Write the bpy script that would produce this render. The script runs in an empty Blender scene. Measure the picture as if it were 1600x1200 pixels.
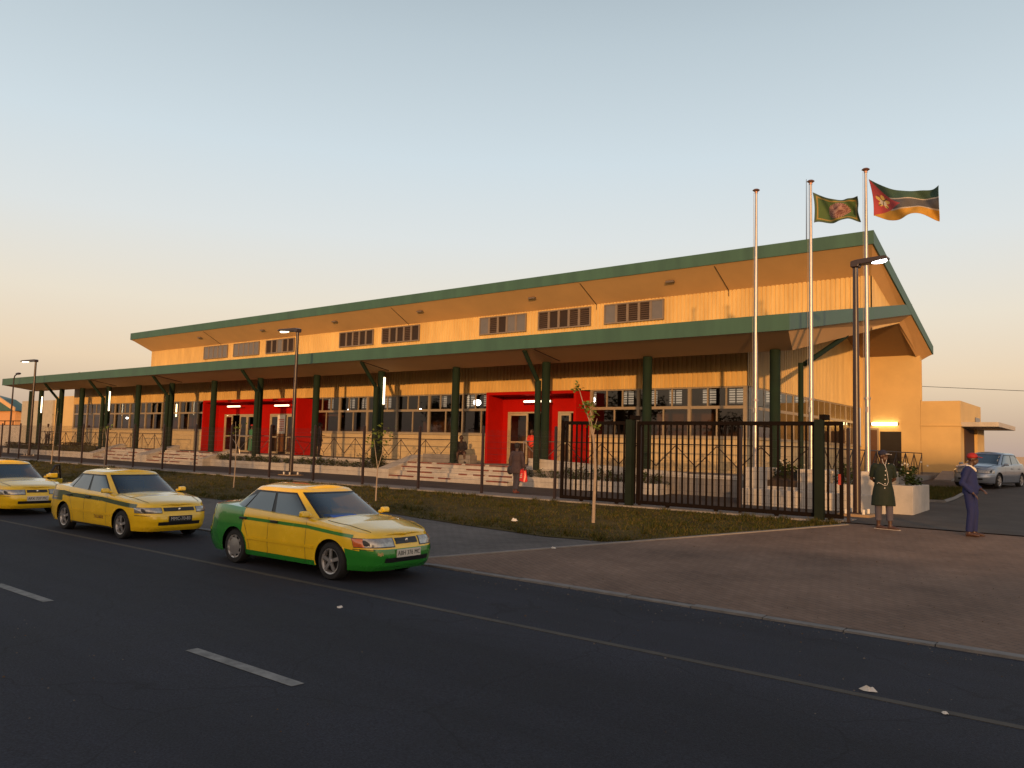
import bpy, math, random
from mathutils import Vector, Matrix
random.seed(7)
R = math.radians
sc = bpy.context.scene
COL = sc.collection

# ------------------------------------------------------------------ camera
CAM_H = 1.55
def cam_basis(yaw, pitch, roll):
    cy, sy, cp, sp = math.cos(yaw), math.sin(yaw), math.cos(pitch), math.sin(pitch)
    f = Vector((sy*cp, cy*cp, sp)); r = Vector((cy, -sy, 0)); u = r.cross(f)
    cr, sr = math.cos(roll), math.sin(roll)
    return (cr*r+sr*u, -sr*r+cr*u, f)
cam = bpy.data.cameras.new('camera'); camo = bpy.data.objects.new('camera', cam); COL.objects.link(camo)
_r, _u, _f = cam_basis(R(-38.762), R(4.567), R(1.594))
m = Matrix.Identity(4)
for i in range(3):
    m[i][0] = _r[i]; m[i][1] = _u[i]; m[i][2] = -_f[i]
m[2][3] = CAM_H
camo.matrix_world = m
cam.sensor_width = 36.0; cam.lens = 1254.73/1600*36
cam.clip_start = 0.1; cam.clip_end = 6000
sc.camera = camo

# ------------------------------------------------------------------ light
SUN_EL, SUN_AZ = 6.0, 34.0            # sun low behind the camera, to the right of the facade normal
sun_dir = Vector((math.sin(R(SUN_AZ))*math.cos(R(SUN_EL)), -math.cos(R(SUN_AZ))*math.cos(R(SUN_EL)), math.sin(R(SUN_EL))))
sl = bpy.data.lights.new('sun', 'SUN'); sl.energy = 3.6; sl.angle = R(0.9); sl.color = (1.0, 0.53, 0.20)
so = bpy.data.objects.new('sun', sl); COL.objects.link(so)
so.rotation_euler = sun_dir.to_track_quat('Z', 'Y').to_euler()
so.location = (30, -30, 30)

w = bpy.data.worlds.new('World'); sc.world = w; w.use_nodes = True
nt = w.node_tree; nt.nodes.clear()
def N(t, **k):
    n = nt.nodes.new(t)
    for a, b in k.items(): setattr(n, a, b)
    return n
out = N('ShaderNodeOutputWorld'); bg = N('ShaderNodeBackground')
sky = N('ShaderNodeTexSky', sky_type='NISHITA', sun_disc=False, sun_elevation=R(SUN_EL), sun_rotation=R(180-SUN_AZ),
        altitude=20, air_density=1.0, dust_density=2.5, ozone_density=1.5)
# dusty evening air: elevation tint blended over the physical sky
tc = N('ShaderNodeTexCoord'); sep = N('ShaderNodeSeparateXYZ'); nt.links.new(tc.outputs['Generated'], sep.inputs[0])
ramp = N('ShaderNodeValToRGB'); nt.links.new(sep.outputs['Z'], ramp.inputs[0])
cr = ramp.color_ramp
cr.elements[0].position = 0.0; cr.elements[0].color = (4.0, 2.95, 2.55, 1)
cr.elements[1].position = 0.95; cr.elements[1].color = (1.0, 1.45, 2.1, 1)
for p, c in ((0.035, (5.0, 3.7, 2.75)), (0.09, (6.9, 5.3, 3.7)), (0.16, (6.9, 6.1, 4.95)), (0.25, (6.1, 6.3, 6.2)), (0.34, (5.3, 6.0, 6.35)), (0.46, (4.2, 4.9, 5.3)), (0.56, (3.1, 3.7, 4.1)), (0.70, (1.9, 2.5, 3.2))):
    e = cr.elements.new(p); e.color = (*c, 1)
mix = N('ShaderNodeMixRGB'); mix.inputs[0].default_value = 0.85
nt.links.new(sky.outputs[0], mix.inputs[1]); nt.links.new(ramp.outputs[0], mix.inputs[2])
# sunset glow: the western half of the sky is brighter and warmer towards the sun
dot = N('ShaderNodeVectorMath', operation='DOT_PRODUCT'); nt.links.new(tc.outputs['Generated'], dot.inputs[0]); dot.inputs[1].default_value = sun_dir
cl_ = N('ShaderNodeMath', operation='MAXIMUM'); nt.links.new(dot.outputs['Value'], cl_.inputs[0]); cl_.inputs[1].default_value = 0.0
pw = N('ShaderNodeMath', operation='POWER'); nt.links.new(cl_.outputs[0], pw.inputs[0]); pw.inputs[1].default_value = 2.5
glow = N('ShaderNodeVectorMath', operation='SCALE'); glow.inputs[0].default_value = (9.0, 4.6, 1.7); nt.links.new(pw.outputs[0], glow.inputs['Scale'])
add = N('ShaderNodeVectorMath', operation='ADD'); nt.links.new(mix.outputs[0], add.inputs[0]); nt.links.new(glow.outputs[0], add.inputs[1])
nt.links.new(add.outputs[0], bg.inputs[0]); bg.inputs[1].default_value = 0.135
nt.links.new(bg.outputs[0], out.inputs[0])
sc.view_settings.view_transform = 'Standard'; sc.view_settings.look = 'None'
sc.view_settings.exposure = 0.0; sc.view_settings.gamma = 1.0
sc.cycles.max_bounces = 6; sc.cycles.transparent_max_bounces = 16

# ------------------------------------------------------------------ materials
MATS = {}
def mat(name, col, rough=0.7, metal=0.0, var=0.12, scale=3.0, bump=0.0, bscale=40.0, spec=0.5, coat=0.0, emit=None, dirt=None, stretch=None):
    """procedural principled material: two octaves of noise vary the colour; optional bump and dirt colour"""
    if name in MATS: return MATS[name]
    m = bpy.data.materials.new(name); m.use_nodes = True; MATS[name] = m
    t = m.node_tree; L = t.links.new; b = t.nodes['Principled BSDF']
    b.inputs['Roughness'].default_value = rough; b.inputs['Metallic'].default_value = metal
    b.inputs['Specular IOR Level'].default_value = spec; b.inputs['Coat Weight'].default_value = coat
    b.inputs['Coat Roughness'].default_value = 0.05
    tcn = t.nodes.new('ShaderNodeTexCoord'); src = tcn.outputs['Object']
    if stretch:
        mp = t.nodes.new('ShaderNodeMapping'); mp.inputs['Scale'].default_value = stretch; L(src, mp.inputs[0]); src = mp.outputs[0]
    if var > 0:
        n = t.nodes.new('ShaderNodeTexNoise'); n.inputs['Scale'].default_value = scale; n.inputs['Detail'].default_value = 6
        n.inputs['Roughness'].default_value = 0.65; L(src, n.inputs['Vector'])
        r = t.nodes.new('ShaderNodeValToRGB'); L(n.outputs['Fac'], r.inputs[0])
        r.color_ramp.elements[0].position = 0.3; r.color_ramp.elements[1].position = 0.7
        lo = [c*(1-var) for c in col]; hi = [min(1, c*(1+var)) for c in col]
        if dirt: lo = dirt
        r.color_ramp.elements[0].color = (*lo, 1); r.color_ramp.elements[1].color = (*hi, 1)
        L(r.outputs[0], b.inputs['Base Color'])
        rr = t.nodes.new('ShaderNodeMapRange'); rr.inputs[3].default_value = max(0.02, rough*0.8); rr.inputs[4].default_value = min(1, rough*1.2)
        L(n.outputs['Fac'], rr.inputs[0]); L(rr.outputs[0], b.inputs['Roughness'])
    else:
        b.inputs['Base Color'].default_value = (*col, 1)
    if bump > 0:
        n2 = t.nodes.new('ShaderNodeTexNoise'); n2.inputs['Scale'].default_value = bscale; n2.inputs['Detail'].default_value = 5
        L(tcn.outputs['Object'], n2.inputs['Vector'])
        bp = t.nodes.new('ShaderNodeBump'); bp.inputs['Strength'].default_value = bump; bp.inputs['Distance'].default_value = 0.02
        L(n2.outputs['Fac'], bp.inputs['Height']); L(bp.outputs[0], b.inputs['Normal'])
    if emit:
        b.inputs['Emission Color'].default_value = (*emit[0], 1); b.inputs['Emission Strength'].default_value = emit[1]
    return m
def glassmat(name, tint, rough=0.01, base=0.12, ior=1.5):
    m = bpy.data.materials.new(name); m.use_nodes = True; MATS[name] = m
    t = m.node_tree; t.nodes.remove(t.nodes['Principled BSDF']); o = t.nodes['Material Output']; L = t.links.new
    tr = t.nodes.new('ShaderNodeBsdfTransparent'); tr.inputs[0].default_value = (*tint, 1)
    gl = t.nodes.new('ShaderNodeBsdfGlossy'); gl.inputs['Roughness'].default_value = rough
    fr = t.nodes.new('ShaderNodeMath'); fr.operation = 'POWER'; fr.inputs[1].default_value = 4.0; lw = t.nodes.new('ShaderNodeLayerWeight'); lw.inputs[0].default_value = 0.5; L(lw.outputs['Facing'], fr.inputs[0])
    ad = t.nodes.new('ShaderNodeMath'); ad.operation = 'ADD'; ad.inputs[1].default_value = base; ad.use_clamp = True
    L(fr.outputs[0], ad.inputs[0]); mx = t.nodes.new('ShaderNodeMixShader')
    L(ad.outputs[0], mx.inputs[0]); L(tr.outputs[0], mx.inputs[1]); L(gl.outputs[0], mx.inputs[2]); L(mx.outputs[0], o.inputs[0])
    return m
def emat(name, col, s):
    return mat(name, (0.8, 0.8, 0.8), 0.4, var=0, emit=(col, s))

# ------------------------------------------------------------------ mesh helpers
class MB:
    def __init__(s): s.v = []; s.f = []; s.m = []
    def add(s, vs, fs, mi=0):
        o = len(s.v); s.v += [tuple(p) for p in vs]
        for f in fs: s.f.append(tuple(i+o for i in f)); s.m.append(mi)
    def box(s, x0, x1, y0, y1, z0, z1, mi=0):
        s.add([(x0,y0,z0),(x1,y0,z0),(x1,y1,z0),(x0,y1,z0),(x0,y0,z1),(x1,y0,z1),(x1,y1,z1),(x0,y1,z1)],
              [(3,2,1,0),(4,5,6,7),(0,1,5,4),(1,2,6,5),(2,3,7,6),(3,0,4,7)], mi)
    def poly(s, pts, mi=0): s.add(pts, [tuple(range(len(pts)))], mi)
    def prism(s, pts, vec, mi=0):
        """closed polygon extruded along vec"""
        n = len(pts); v = Vector(vec); a = [Vector(p) for p in pts]
        s.add(a+[p+v for p in a], [tuple(range(n))[::-1], tuple(range(n, 2*n))]+[(i, (i+1) % n, (i+1) % n+n, i+n) for i in range(n)], mi)
    def tube(s, pts, rad, n=8, mi=0, cap=True, ell=None):
        pts = [Vector(p) for p in pts]
        if not isinstance(rad, (list, tuple)): rad = [rad]*len(pts)
        rings = []; up = None
        for i, p in enumerate(pts):
            d = (pts[min(i+1, len(pts)-1)]-pts[max(i-1, 0)])
            if d.length < 1e-9: d = Vector((0,0,1))
            d.normalize()
            if up is None: up = Vector((0,1,0)) if abs(d.z) > 0.9 else Vector((0,0,1))
            a = d.cross(up)
            if a.length < 1e-4: a = d.cross(Vector((1,0,0)))
            a.normalize(); b = a.cross(d).normalized(); up = b
            r = rad[i]; rx, ry = r if isinstance(r, (list, tuple)) else (r, r)
            rings.append([p+a*math.cos(2*math.pi*k/n)*rx+b*math.sin(2*math.pi*k/n)*ry for k in range(n)])
        vs = [q for rg in rings for q in rg]; fs = []
        for i in range(len(pts)-1):
            for k in range(n): fs.append((i*n+k, i*n+(k+1) % n, (i+1)*n+(k+1) % n, (i+1)*n+k))
        if cap: fs.append(tuple(range(n))[::-1]); fs.append(tuple(range((len(pts)-1)*n, len(pts)*n)))
        s.add(vs, fs, mi)
    def bar(s, p0, p1, w, h, mi=0, up=(0,0,1)):
        p0, p1 = Vector(p0), Vector(p1); d = (p1-p0).normalized(); u = Vector(up)
        a = d.cross(u)
        if a.length < 1e-4: a = d.cross(Vector((0,1,0)))
        a.normalize(); b = a.cross(d)
        q = []
        for p in (p0, p1):
            for sx, sy in ((-1,-1),(1,-1),(1,1),(-1,1)): q.append(p+a*sx*w/2+b*sy*h/2)
        s.add(q, [(3,2,1,0),(4,5,6,7),(0,1,5,4),(1,2,6,5),(2,3,7,6),(3,0,4,7)], mi)
    def lathe(s, prof, n=16, at=(0,0,0), axis='z', mi=0):
        vs = []; fs = []; k = len(prof)
        for i in range(n):
            a = 2*math.pi*i/n; c, si = math.cos(a), math.sin(a)
            for r, h in prof:
                if axis == 'z': p = (at[0]+r*c, at[1]+r*si, at[2]+h)
                elif axis == 'y': p = (at[0]+r*c, at[1]+h, at[2]+r*si)
                else: p = (at[0]+h, at[1]+r*c, at[2]+r*si)
                vs.append(p)
        for i in range(n):
            j = (i+1) % n
            for q in range(k-1): fs.append((i*k+q, j*k+q, j*k+q+1, i*k+q+1))
        s.add(vs, fs, mi)
    def ball(s, c, r, n=10, mi=0):
        rx, ry, rz = r if isinstance(r, (list, tuple)) else (r, r, r)
        vs = []; fs = []
        for i in range(n+1):
            t = math.pi*i/n
            for k in range(2*n):
                a = math.pi*k/n
                vs.append((c[0]+rx*math.sin(t)*math.cos(a), c[1]+ry*math.sin(t)*math.sin(a), c[2]+rz*math.cos(t)))
        for i in range(n):
            for k in range(2*n):
                fs.append((i*2*n+k, (i+1)*2*n+k, (i+1)*2*n+(k+1) % (2*n), i*2*n+(k+1) % (2*n)))
        s.add(vs, fs, mi)
    def grid(s, fn, nu, nv, mi=0):
        vs = [fn(i/nu, j/nv) for i in range(nu+1) for j in range(nv+1)]
        fs = [(i*(nv+1)+j, (i+1)*(nv+1)+j, (i+1)*(nv+1)+j+1, i*(nv+1)+j+1) for i in range(nu) for j in range(nv)]
        s.add(vs, fs, mi)
    def build(s, name, mats, parent=None, smooth=False, bevel=0.0, angle=40):
        me = bpy.data.meshes.new(name)
        me.from_pydata([tuple(p) for p in s.v], [], s.f); me.update()
        if not isinstance(mats, (list, tuple)): mats = [mats]
        for q in mats: me.materials.append(q)
        if len(mats) > 1: me.polygons.foreach_set('material_index', s.m)
        if smooth:
            me.polygons.foreach_set('use_smooth', [True]*len(me.polygons))
            if angle and hasattr(me, 'set_sharp_from_angle'): me.set_sharp_from_angle(angle=R(angle))
        o = bpy.data.objects.new(name, me); COL.objects.link(o)
        if parent is not None:
            o.parent = parent
            w = parent
            while w is not None: o.location -= w.location; w = None
            if parent.get('_local'): o.location = (0, 0, 0)
            elif parent.parent is not None: o.location = (0, 0, 0)
        if bevel > 0:
            bv = o.modifiers.new('bevel', 'BEVEL'); bv.width = bevel; bv.segments = 2; bv.limit_method = 'ANGLE'; bv.angle_limit = R(40)
        return o
def tag(o, label=None, cat=None, group=None, kind=None):
    if label: o['label'] = label
    if cat: o['category'] = cat
    if group: o['group'] = group
    if kind: o['kind'] = kind
    return o
def thing(name, label, cat, loc=(0,0,0), group=None, local=False, rz=0.0):
    """Empty at the base of a thing; its parts are written in world coordinates unless local"""
    o = bpy.data.objects.new(name, None); COL.objects.link(o); o.location = loc; o.rotation_euler = (0,0,rz)
    o.empty_display_size = 0.2
    if local: o['_local'] = 1
    return tag(o, label, cat, group)
def kids(o): return [c for c in bpy.data.objects if c.parent == o]
def copy_tree(o, parent=None):
    c = o.copy(); COL.objects.link(c)
    if parent is not None: c.parent = parent
    for ch in kids(o): copy_tree(ch, c)
    return c
def text_mesh(name, body, size, m, parent, loc, rot, extrude=0.002, align='CENTER', sx=1.0):
    cu = bpy.data.curves.new(name, 'FONT'); cu.body = body; cu.size = size; cu.extrude = extrude; cu.align_x = align; cu.align_y = 'CENTER'
    t = bpy.data.objects.new(name+'_src', cu); COL.objects.link(t)
    dg = bpy.context.evaluated_depsgraph_get(); me = bpy.data.meshes.new_from_object(t.evaluated_get(dg))
    bpy.data.objects.remove(t)
    me.materials.clear(); me.materials.append(m)
    o = bpy.data.objects.new(name, me); COL.objects.link(o); o.parent = parent; o.location = loc; o.rotation_euler = rot; o.scale = (sx, 1, 1)
    return o
def lerp(a, b, t): return a+(b-a)*t
def gz(y):
    """height of the ground at depth y"""
    if y < 10.25: return -0.55
    if y < 19.5: return -0.53+0.53*(y-10.25)/9.25
    if y < 24: return 0.0
    return 0.03*(min(y, 46)-24)
# ------------------------------------------------------------------ palette
asphalt = mat('asphalt', (0.0185, 0.0205, 0.0300), 0.9, var=0.30, scale=0.9, bump=0.5, bscale=120, spec=0.3)
def speckle(m, amount=0.35, scale=260):
    t = m.node_tree; b = t.nodes['Principled BSDF']; L = t.links.new
    src = b.inputs['Base Color'].links[0].from_socket
    n = t.nodes.new('ShaderNodeTexNoise'); n.inputs['Scale'].default_value = scale; n.inputs['Detail'].default_value = 3
    g = t.nodes.new('ShaderNodeTexCoord'); L(g.outputs['Object'], n.inputs['Vector'])
    mr = t.nodes.new('ShaderNodeMapRange'); mr.inputs[1].default_value = 0.3; mr.inputs[2].default_value = 0.7
    mr.inputs[3].default_value = 1-amount; mr.inputs[4].default_value = 1+amount; L(n.outputs['Fac'], mr.inputs[0])
    mm = t.nodes.new('ShaderNodeVectorMath'); mm.operation = 'SCALE'; L(src, mm.inputs[0]); L(mr.outputs[0], mm.inputs['Scale'])
    L(mm.outputs[0], b.inputs['Base Color'])
speckle(asphalt, 0.45, 55)
def lanes(m):
    # long faint bands of wear along the road, and fine cracks
    t = m.node_tree; b = t.nodes['Principled BSDF']; L = t.links.new; src = b.inputs['Base Color'].links[0].from_socket
    g = t.nodes.new('ShaderNodeTexCoord'); mp = t.nodes.new('ShaderNodeMapping'); mp.inputs['Scale'].default_value = (0.035, 0.9, 1); L(g.outputs['Object'], mp.inputs[0])
    n = t.nodes.new('ShaderNodeTexNoise'); n.inputs['Scale'].default_value = 1.0; n.inputs['Detail'].default_value = 4; L(mp.outputs[0], n.inputs['Vector'])
    mr = t.nodes.new('ShaderNodeMapRange'); mr.inputs[1].default_value = .3; mr.inputs[2].default_value = .7; mr.inputs[3].default_value = .72; mr.inputs[4].default_value = 1.25; L(n.outputs['Fac'], mr.inputs[0])
    dn = t.nodes.new('ShaderNodeTexNoise'); dn.inputs['Scale'].default_value = 1.5; L(g.outputs['Object'], dn.inputs['Vector'])
    dm = t.nodes.new('ShaderNodeMixRGB'); dm.inputs[0].default_value = .35; L(g.outputs['Object'], dm.inputs[1]); L(dn.outputs['Color'], dm.inputs[2])
    v = t.nodes.new('ShaderNodeTexVoronoi'); v.feature = 'DISTANCE_TO_EDGE'; v.inputs['Scale'].default_value = .55; L(dm.outputs[0], v.inputs['Vector'])
    mr2 = t.nodes.new('ShaderNodeMapRange'); mr2.inputs[1].default_value = 0; mr2.inputs[2].default_value = .006; mr2.inputs[3].default_value = .62; mr2.inputs[4].default_value = 1.0; L(v.outputs['Distance'], mr2.inputs[0])
    mu = t.nodes.new('ShaderNodeMath'); mu.operation = 'MULTIPLY'; L(mr.outputs[0], mu.inputs[0]); L(mr2.outputs[0], mu.inputs[1])
    mm = t.nodes.new('ShaderNodeVectorMath'); mm.operation = 'SCALE'; L(src, mm.inputs[0]); L(mu.outputs[0], mm.inputs['Scale']); L(mm.outputs[0], b.inputs['Base Color'])
lanes(asphalt)
def brickmat(name, c1, c2, mortar, bw, bh, rough=0.85, rot=0.0):
    m = mat(name, c1, rough, var=0.30, scale=0.55, bump=0.25, bscale=60, spec=0.12); t = m.node_tree; b = t.nodes['Principled BSDF']; L = t.links.new
    src = b.inputs['Base Color'].links[0].from_socket
    tcn = t.nodes.new('ShaderNodeTexCoord'); mp = t.nodes.new('ShaderNodeMapping'); mp.inputs['Rotation'].default_value = (0,0,rot)
    L(tcn.outputs['Object'], mp.inputs[0])
    br = t.nodes.new('ShaderNodeTexBrick'); br.inputs['Scale'].default_value = 1; br.inputs['Brick Width'].default_value = bw
    br.inputs['Row Height'].default_value = bh; br.inputs['Mortar Size'].default_value = 0.008; br.inputs['Mortar Smooth'].default_value = 0.3
    br.inputs['Color1'].default_value = (1,1,1,1); br.inputs['Color2'].default_value = (*[q/p for p, q in zip(c1, c2)], 1)
    br.inputs['Mortar'].default_value = (*[q/p for p, q in zip(c1, mortar)], 1); L(mp.outputs[0], br.inputs['Vector'])
    mx = t.nodes.new('ShaderNodeMixRGB'); mx.blend_type = 'MULTIPLY'; mx.inputs[0].default_value = 1; L(src, mx.inputs[1]); L(br.outputs[0], mx.inputs[2])
    L(mx.outputs[0], b.inputs['Base Color'])
    return m
brick_red = brickmat('brick_paving', (0.190, 0.130, 0.098), (0.165, 0.110, 0.081), (0.118, 0.088, 0.070), 0.20, 0.10, rot=0.5)
paver_grey = brickmat('grey_paving', (0.130, 0.120, 0.114), (0.112, 0.103, 0.098), (0.075, 0.068, 0.063), 0.22, 0.11)
yard = mat('yard_asphalt', (0.085, 0.074, 0.066), 0.9, var=0.25, scale=0.8, bump=0.4, bscale=90, spec=0.12)
concrete = mat('concrete', (0.20, 0.18, 0.165), 0.85, var=0.18, scale=2.5, bump=0.3)
kerbm = mat('kerb_concrete', (0.155, 0.147, 0.14), 0.85, var=0.25, scale=4, bump=0.3)
soil = mat('soil', (0.075, 0.058, 0.024), 0.95, var=0.4, scale=1.5, bump=0.6, bscale=30, spec=0.05)
sand = mat('far_ground', (0.13, 0.12, 0.085), 0.95, var=0.3, scale=0.05)
paintline = mat('road_paint', (0.16, 0.16, 0.155), 0.85, var=0.45, scale=7)
oldline = mat('old_road_paint', (0.050, 0.044, 0.036), 0.9, var=0.35, scale=5)
cream = mat('cream_cladding', (0.62, 0.425, 0.16), 0.55, var=0.06, scale=1.0, dirt=(0.47, 0.305, 0.105), stretch=(1, 1, .25))
plaster = mat('ochre_plaster', (0.54, 0.375, 0.165), 0.85, var=0.08, scale=0.9, bump=0.15)
lowwall = mat('low_wall_paint', (0.48, 0.37, 0.21), 0.7, var=0.08, scale=2)
white_conc = mat('whitewashed_concrete', (0.43, 0.39, 0.345), 0.85, var=0.16, scale=2.2, bump=0.25)
step_edge = mat('red_step_edge', (0.16, 0.04, 0.025), 0.8, var=0.5, scale=5)
green = mat('green_sheet_metal', (0.035, 0.090, 0.058), 0.5, var=0.22, scale=1.2, stretch=(1, 1, .15))
greencol = mat('green_column_paint', (0.009, 0.020, 0.012), 0.85, var=0.25, scale=2, spec=0.2)
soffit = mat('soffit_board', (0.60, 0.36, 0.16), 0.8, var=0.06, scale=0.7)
rooftop = mat('roof_sheet', (0.10, 0.16, 0.12), 0.5, var=0.1)
red = mat('red_portal_paint', (0.34, 0.004, 0.001), 0.8, var=0.12, scale=1.2, spec=0.12)
alu = mat('bronze_window_frame', (0.30, 0.24, 0.17), 0.45, metal=0.2, var=0.06)
lframe = mat('louvre_frame', (0.170, 0.130, 0.100), 0.6, var=0.1)
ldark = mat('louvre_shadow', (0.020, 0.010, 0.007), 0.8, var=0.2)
lgrey = mat('frosted_pane', (0.115, 0.105, 0.105), 0.25, var=0.1)
glass = glassmat('window_glass', (0.50, 0.48, 0.45), 0.012, 0.07)
doorglass = glassmat('door_glass', (0.6, 0.58, 0.55), 0.01, 0.06)
inwall = mat('interior_wall', (0.16, 0.085, 0.045), 0.9, var=0.25, scale=0.6)
infloor = mat('interior_floor', (0.16, 0.12, 0.09), 0.5, var=0.2)
inceil = mat('interior_ceiling', (0.25, 0.21, 0.17), 0.9, var=0.1)
steel = mat('galvanised_steel', (0.36, 0.33, 0.32), 0.38, metal=0.8, var=0.12, scale=4)
darksteel = mat('dark_rail_paint', (0.020, 0.009, 0.007), 0.55, var=0.2)
postm = mat('dark_green_post', (0.009, 0.014, 0.009), 0.8, var=0.25, scale=3, spec=0.15)
gatem = mat('black_gate_paint', (0.009, 0.006, 0.005), 0.9, var=0.25, scale=5, spec=0.05)
lamp_brown = mat('lamp_post_paint', (0.026, 0.013, 0.011), 0.35, var=0.15)
tube_on = emat('tube_light', (1.0, 0.80, 0.50), 4)
tube_warm = emat('tube_light_warm', (1.0, 0.78, 0.40), 9)
lamp_white = emat('lamp_glow_white', (1.0, 0.97, 0.93), 14)
lamp_warm = emat('lamp_glow_warm', (1.0, 0.82, 0.52), 7)
papr = mat('paper_white', (0.62, 0.58, 0.52), 0.8, var=0.1)
redprint = mat('red_print', (0.45, 0.05, 0.03), 0.8, var=0.1)
def structure(o): return tag(o, kind='structure')

# ------------------------------------------------------------------ ground, road, paving
def strip(name, m, profile, x0, x1, nx=1, dz=0.0):
    """sheet along the facade direction whose depth profile is [(y, z), ...]"""
    b = MB(); n = len(profile); vs = []; fs = []
    for i in range(nx+1):
        x = lerp(x0, x1, i/nx)
        for y, z in profile: vs.append((x, y, z+dz))
    for i in range(nx):
        for j in range(n-1): fs.append((i*n+j, (i+1)*n+j, (i+1)*n+j+1, i*n+j+1))
    b.add(vs, fs); return structure(b.build(name, m))
strip('ground', sand, [(-3000, -0.62), (10.2, -0.62), (10.3, -0.60), (19.5, -0.06), (24, -0.05), (46, 0.60), (90, 0.70), (3500, 0.8)], -3500, 3500)
strip('road', asphalt, [(-4.5, -0.58), (3.0, -0.53), (10.25, -0.55)], -400, 300)
b = MB()
for x0, x1 in ((-8.35-0.9, -7.5+0.0), ):
    pass
dash = 3.45; L_ = 1.72
for k in range(-1, 16):
    x1 = -5.82-k*5.1+0.0; b.box(x1-L_, x1, 4.36, 4.49, -0.53, -0.528)
structure(b.build('lane_dashes', paintline))
b = MB(); b.box(-200, 120, 7.62, 7.72, -0.545, -0.538); structure(b.build('edge_line', oldline))
b = MB()
for k in range(-90, 60):
    b.box(k*1.0, k*1.0+0.985, 10.25, 10.42, -0.60, -0.523+0.005*math.sin(k*2.3))
structure(b.build('kerb', kerbm))
def plane_z(y): return -0.53+0.53*(y-10.25)/9.25
def bx_of(y): return -10.6+(y-10.5)*0.552
b = MB(); b.poly([(bx_of(10.4), 10.4, plane_z(10.4)), (60, 10.4, plane_z(10.4)), (60, 19.75, plane_z(19.75)), (bx_of(19.75), 19.75, plane_z(19.75))])
structure(b.build('brick_apron', brick_red))
edge_y = [(-200, 13.7), (-60, 13.8), (-40, 13.9), (-24, 14.0), (-16.5, 14.9), (-12.8, 14.3), (-10.2, 14.0), (-8.9, 14.2), (bx_of(14.9), 14.9)]
b = MB(); b.poly([(-200, 10.4, plane_z(10.4)), (bx_of(10.4), 10.4, plane_z(10.4)), (bx_of(14.9), 14.9, plane_z(14.9))]+[(x, y, plane_z(y)) for x, y in edge_y[-2::-1]])
structure(b.build('pavement', paver_grey))
b = MB(); b.poly([(x, y, plane_z(y)+0.012) for x, y in edge_y]+[(bx_of(19.55), 19.55, plane_z(19.55)+0.012), (-200, 19.55, plane_z(19.55)+0.012)])
structure(b.build('verge_soil', soil))
b = MB(); b.prism([(bx_of(10.45)-0.05, 10.45, plane_z(10.45)-.03), (bx_of(10.45)+0.05, 10.45, plane_z(10.45)-.03), (bx_of(19.5)+0.05, 19.5, plane_z(19.5)-.03), (bx_of(19.5)-0.05, 19.5, plane_z(19.5)-.03)], (0,0,0.05))
structure(b.build('apron_edging', concrete))
b = MB(); b.box(-200, -5.9, 19.55, 20.35, -0.1, 0.055); structure(b.build('fence_footing', concrete))
strip('yard', yard, [(20.35, 0.0), (24, 0.0), (46, 0.66), (75, 0.68)], -200, 60, dz=0.0)
b = MB(); b.box(-200, -5.9, 20.35, 21.25, -0.05, 0.03); structure(b.build('yard_path', concrete))
b = MB(); b.box(-5.9, 60, 19.75, 20.35, -0.2, 0.0); structure(b.build('gateway_strip', paver_grey))
b = MB(); b.box(-6.0, 40, 19.98, 20.05, -0.01, 0.02); b.box(-6.0, 40, 20.12, 20.16, -0.01, 0.012)
tag(b.build('gate_track', gatem), 'dark steel rail let into the paving of the open gateway', 'gate track')
# ------------------------------------------------------------------ terminal building
FL = 0.80                      # platform floor
YW, YC, YF = 30.0, 27.0, 25.0  # front wall, columns, canopy fascia
XR, XL = -8.9, -73.3           # canopy ends
XS = -12.36                    # side wall
bld = thing('terminal_building', 'long cream terminal with a green edged sloping roof, columned canopy and red doorways', 'building', (-40, YW, 0))
def ribs(b, p0, p1, zb, zt, nrm, pitch=0.21, depth=0.042, mi=0):
    """ribbed sheet cladding from p0 to p1 (xy); zb/zt are numbers or functions of t"""
    p0, p1 = Vector((*p0, 0)), Vector((*p1, 0)); L = (p1-p0).length; n = max(1, round(L/pitch)); nv = Vector((*nrm, 0))*depth
    fb = zb if callable(zb) else (lambda t: zb); ft = zt if callable(zt) else (lambda t: zt)
    ts = []
    for i in range(n):
        for f, o in ((0.0, 0), (0.62, 0), (0.70, -1), (0.92, -1)): ts.append(((i+f)/n, o))
    ts.append((1.0, 0)); vs = []
    for t, o in ts:
        p = p0.lerp(p1, t)+nv*(o+1)
        vs += [(p.x, p.y, fb(t)), (p.x, p.y, ft(t))]
    b.add(vs, [(2*i, 2*i+2, 2*i+3, 2*i+1) for i in range(len(ts)-1)], mi)
P1 = (-49.6, -39.3); P2 = (-24.74, -19.6)    # red portals
secs = [(-71.8, P1[0]), (P1[1], P2[0]), (P2[1], XS)]
ZS, ZT, ZH = 2.20, 3.40, 4.23  # sill, transom, head
b = MB()
for x0, x1 in secs: b.box(x0, x1, YW, YW+0.2, FL-0.2, ZS-0.06)
b.box(XS-0.2, XS, YW+0.2, 45.4, FL-0.2, ZS-0.06)
for x0, x1 in secs:
    for z in (1.05, 1.30, 1.55, 1.80, 2.0): pass
b.build('low_wall', lowwall, bld)
b = MB()
for x0, x1 in secs: b.box(x0, x1+(0.06 if x1 == XS else 0), YW-0.07, YW+0.22, ZS-0.06, ZS)
b.box(XS-0.22, XS+0.06, YW+0.22, 45.4, ZS-0.06, ZS)
b.build('sill', mat('sill_concrete', (0.34, 0.29, 0.21), 0.8), bld)
b = MB()
ribs(b, (-71.8, YW), (XS+0.03, YW), ZH, 5.75, (0, -1))
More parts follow.
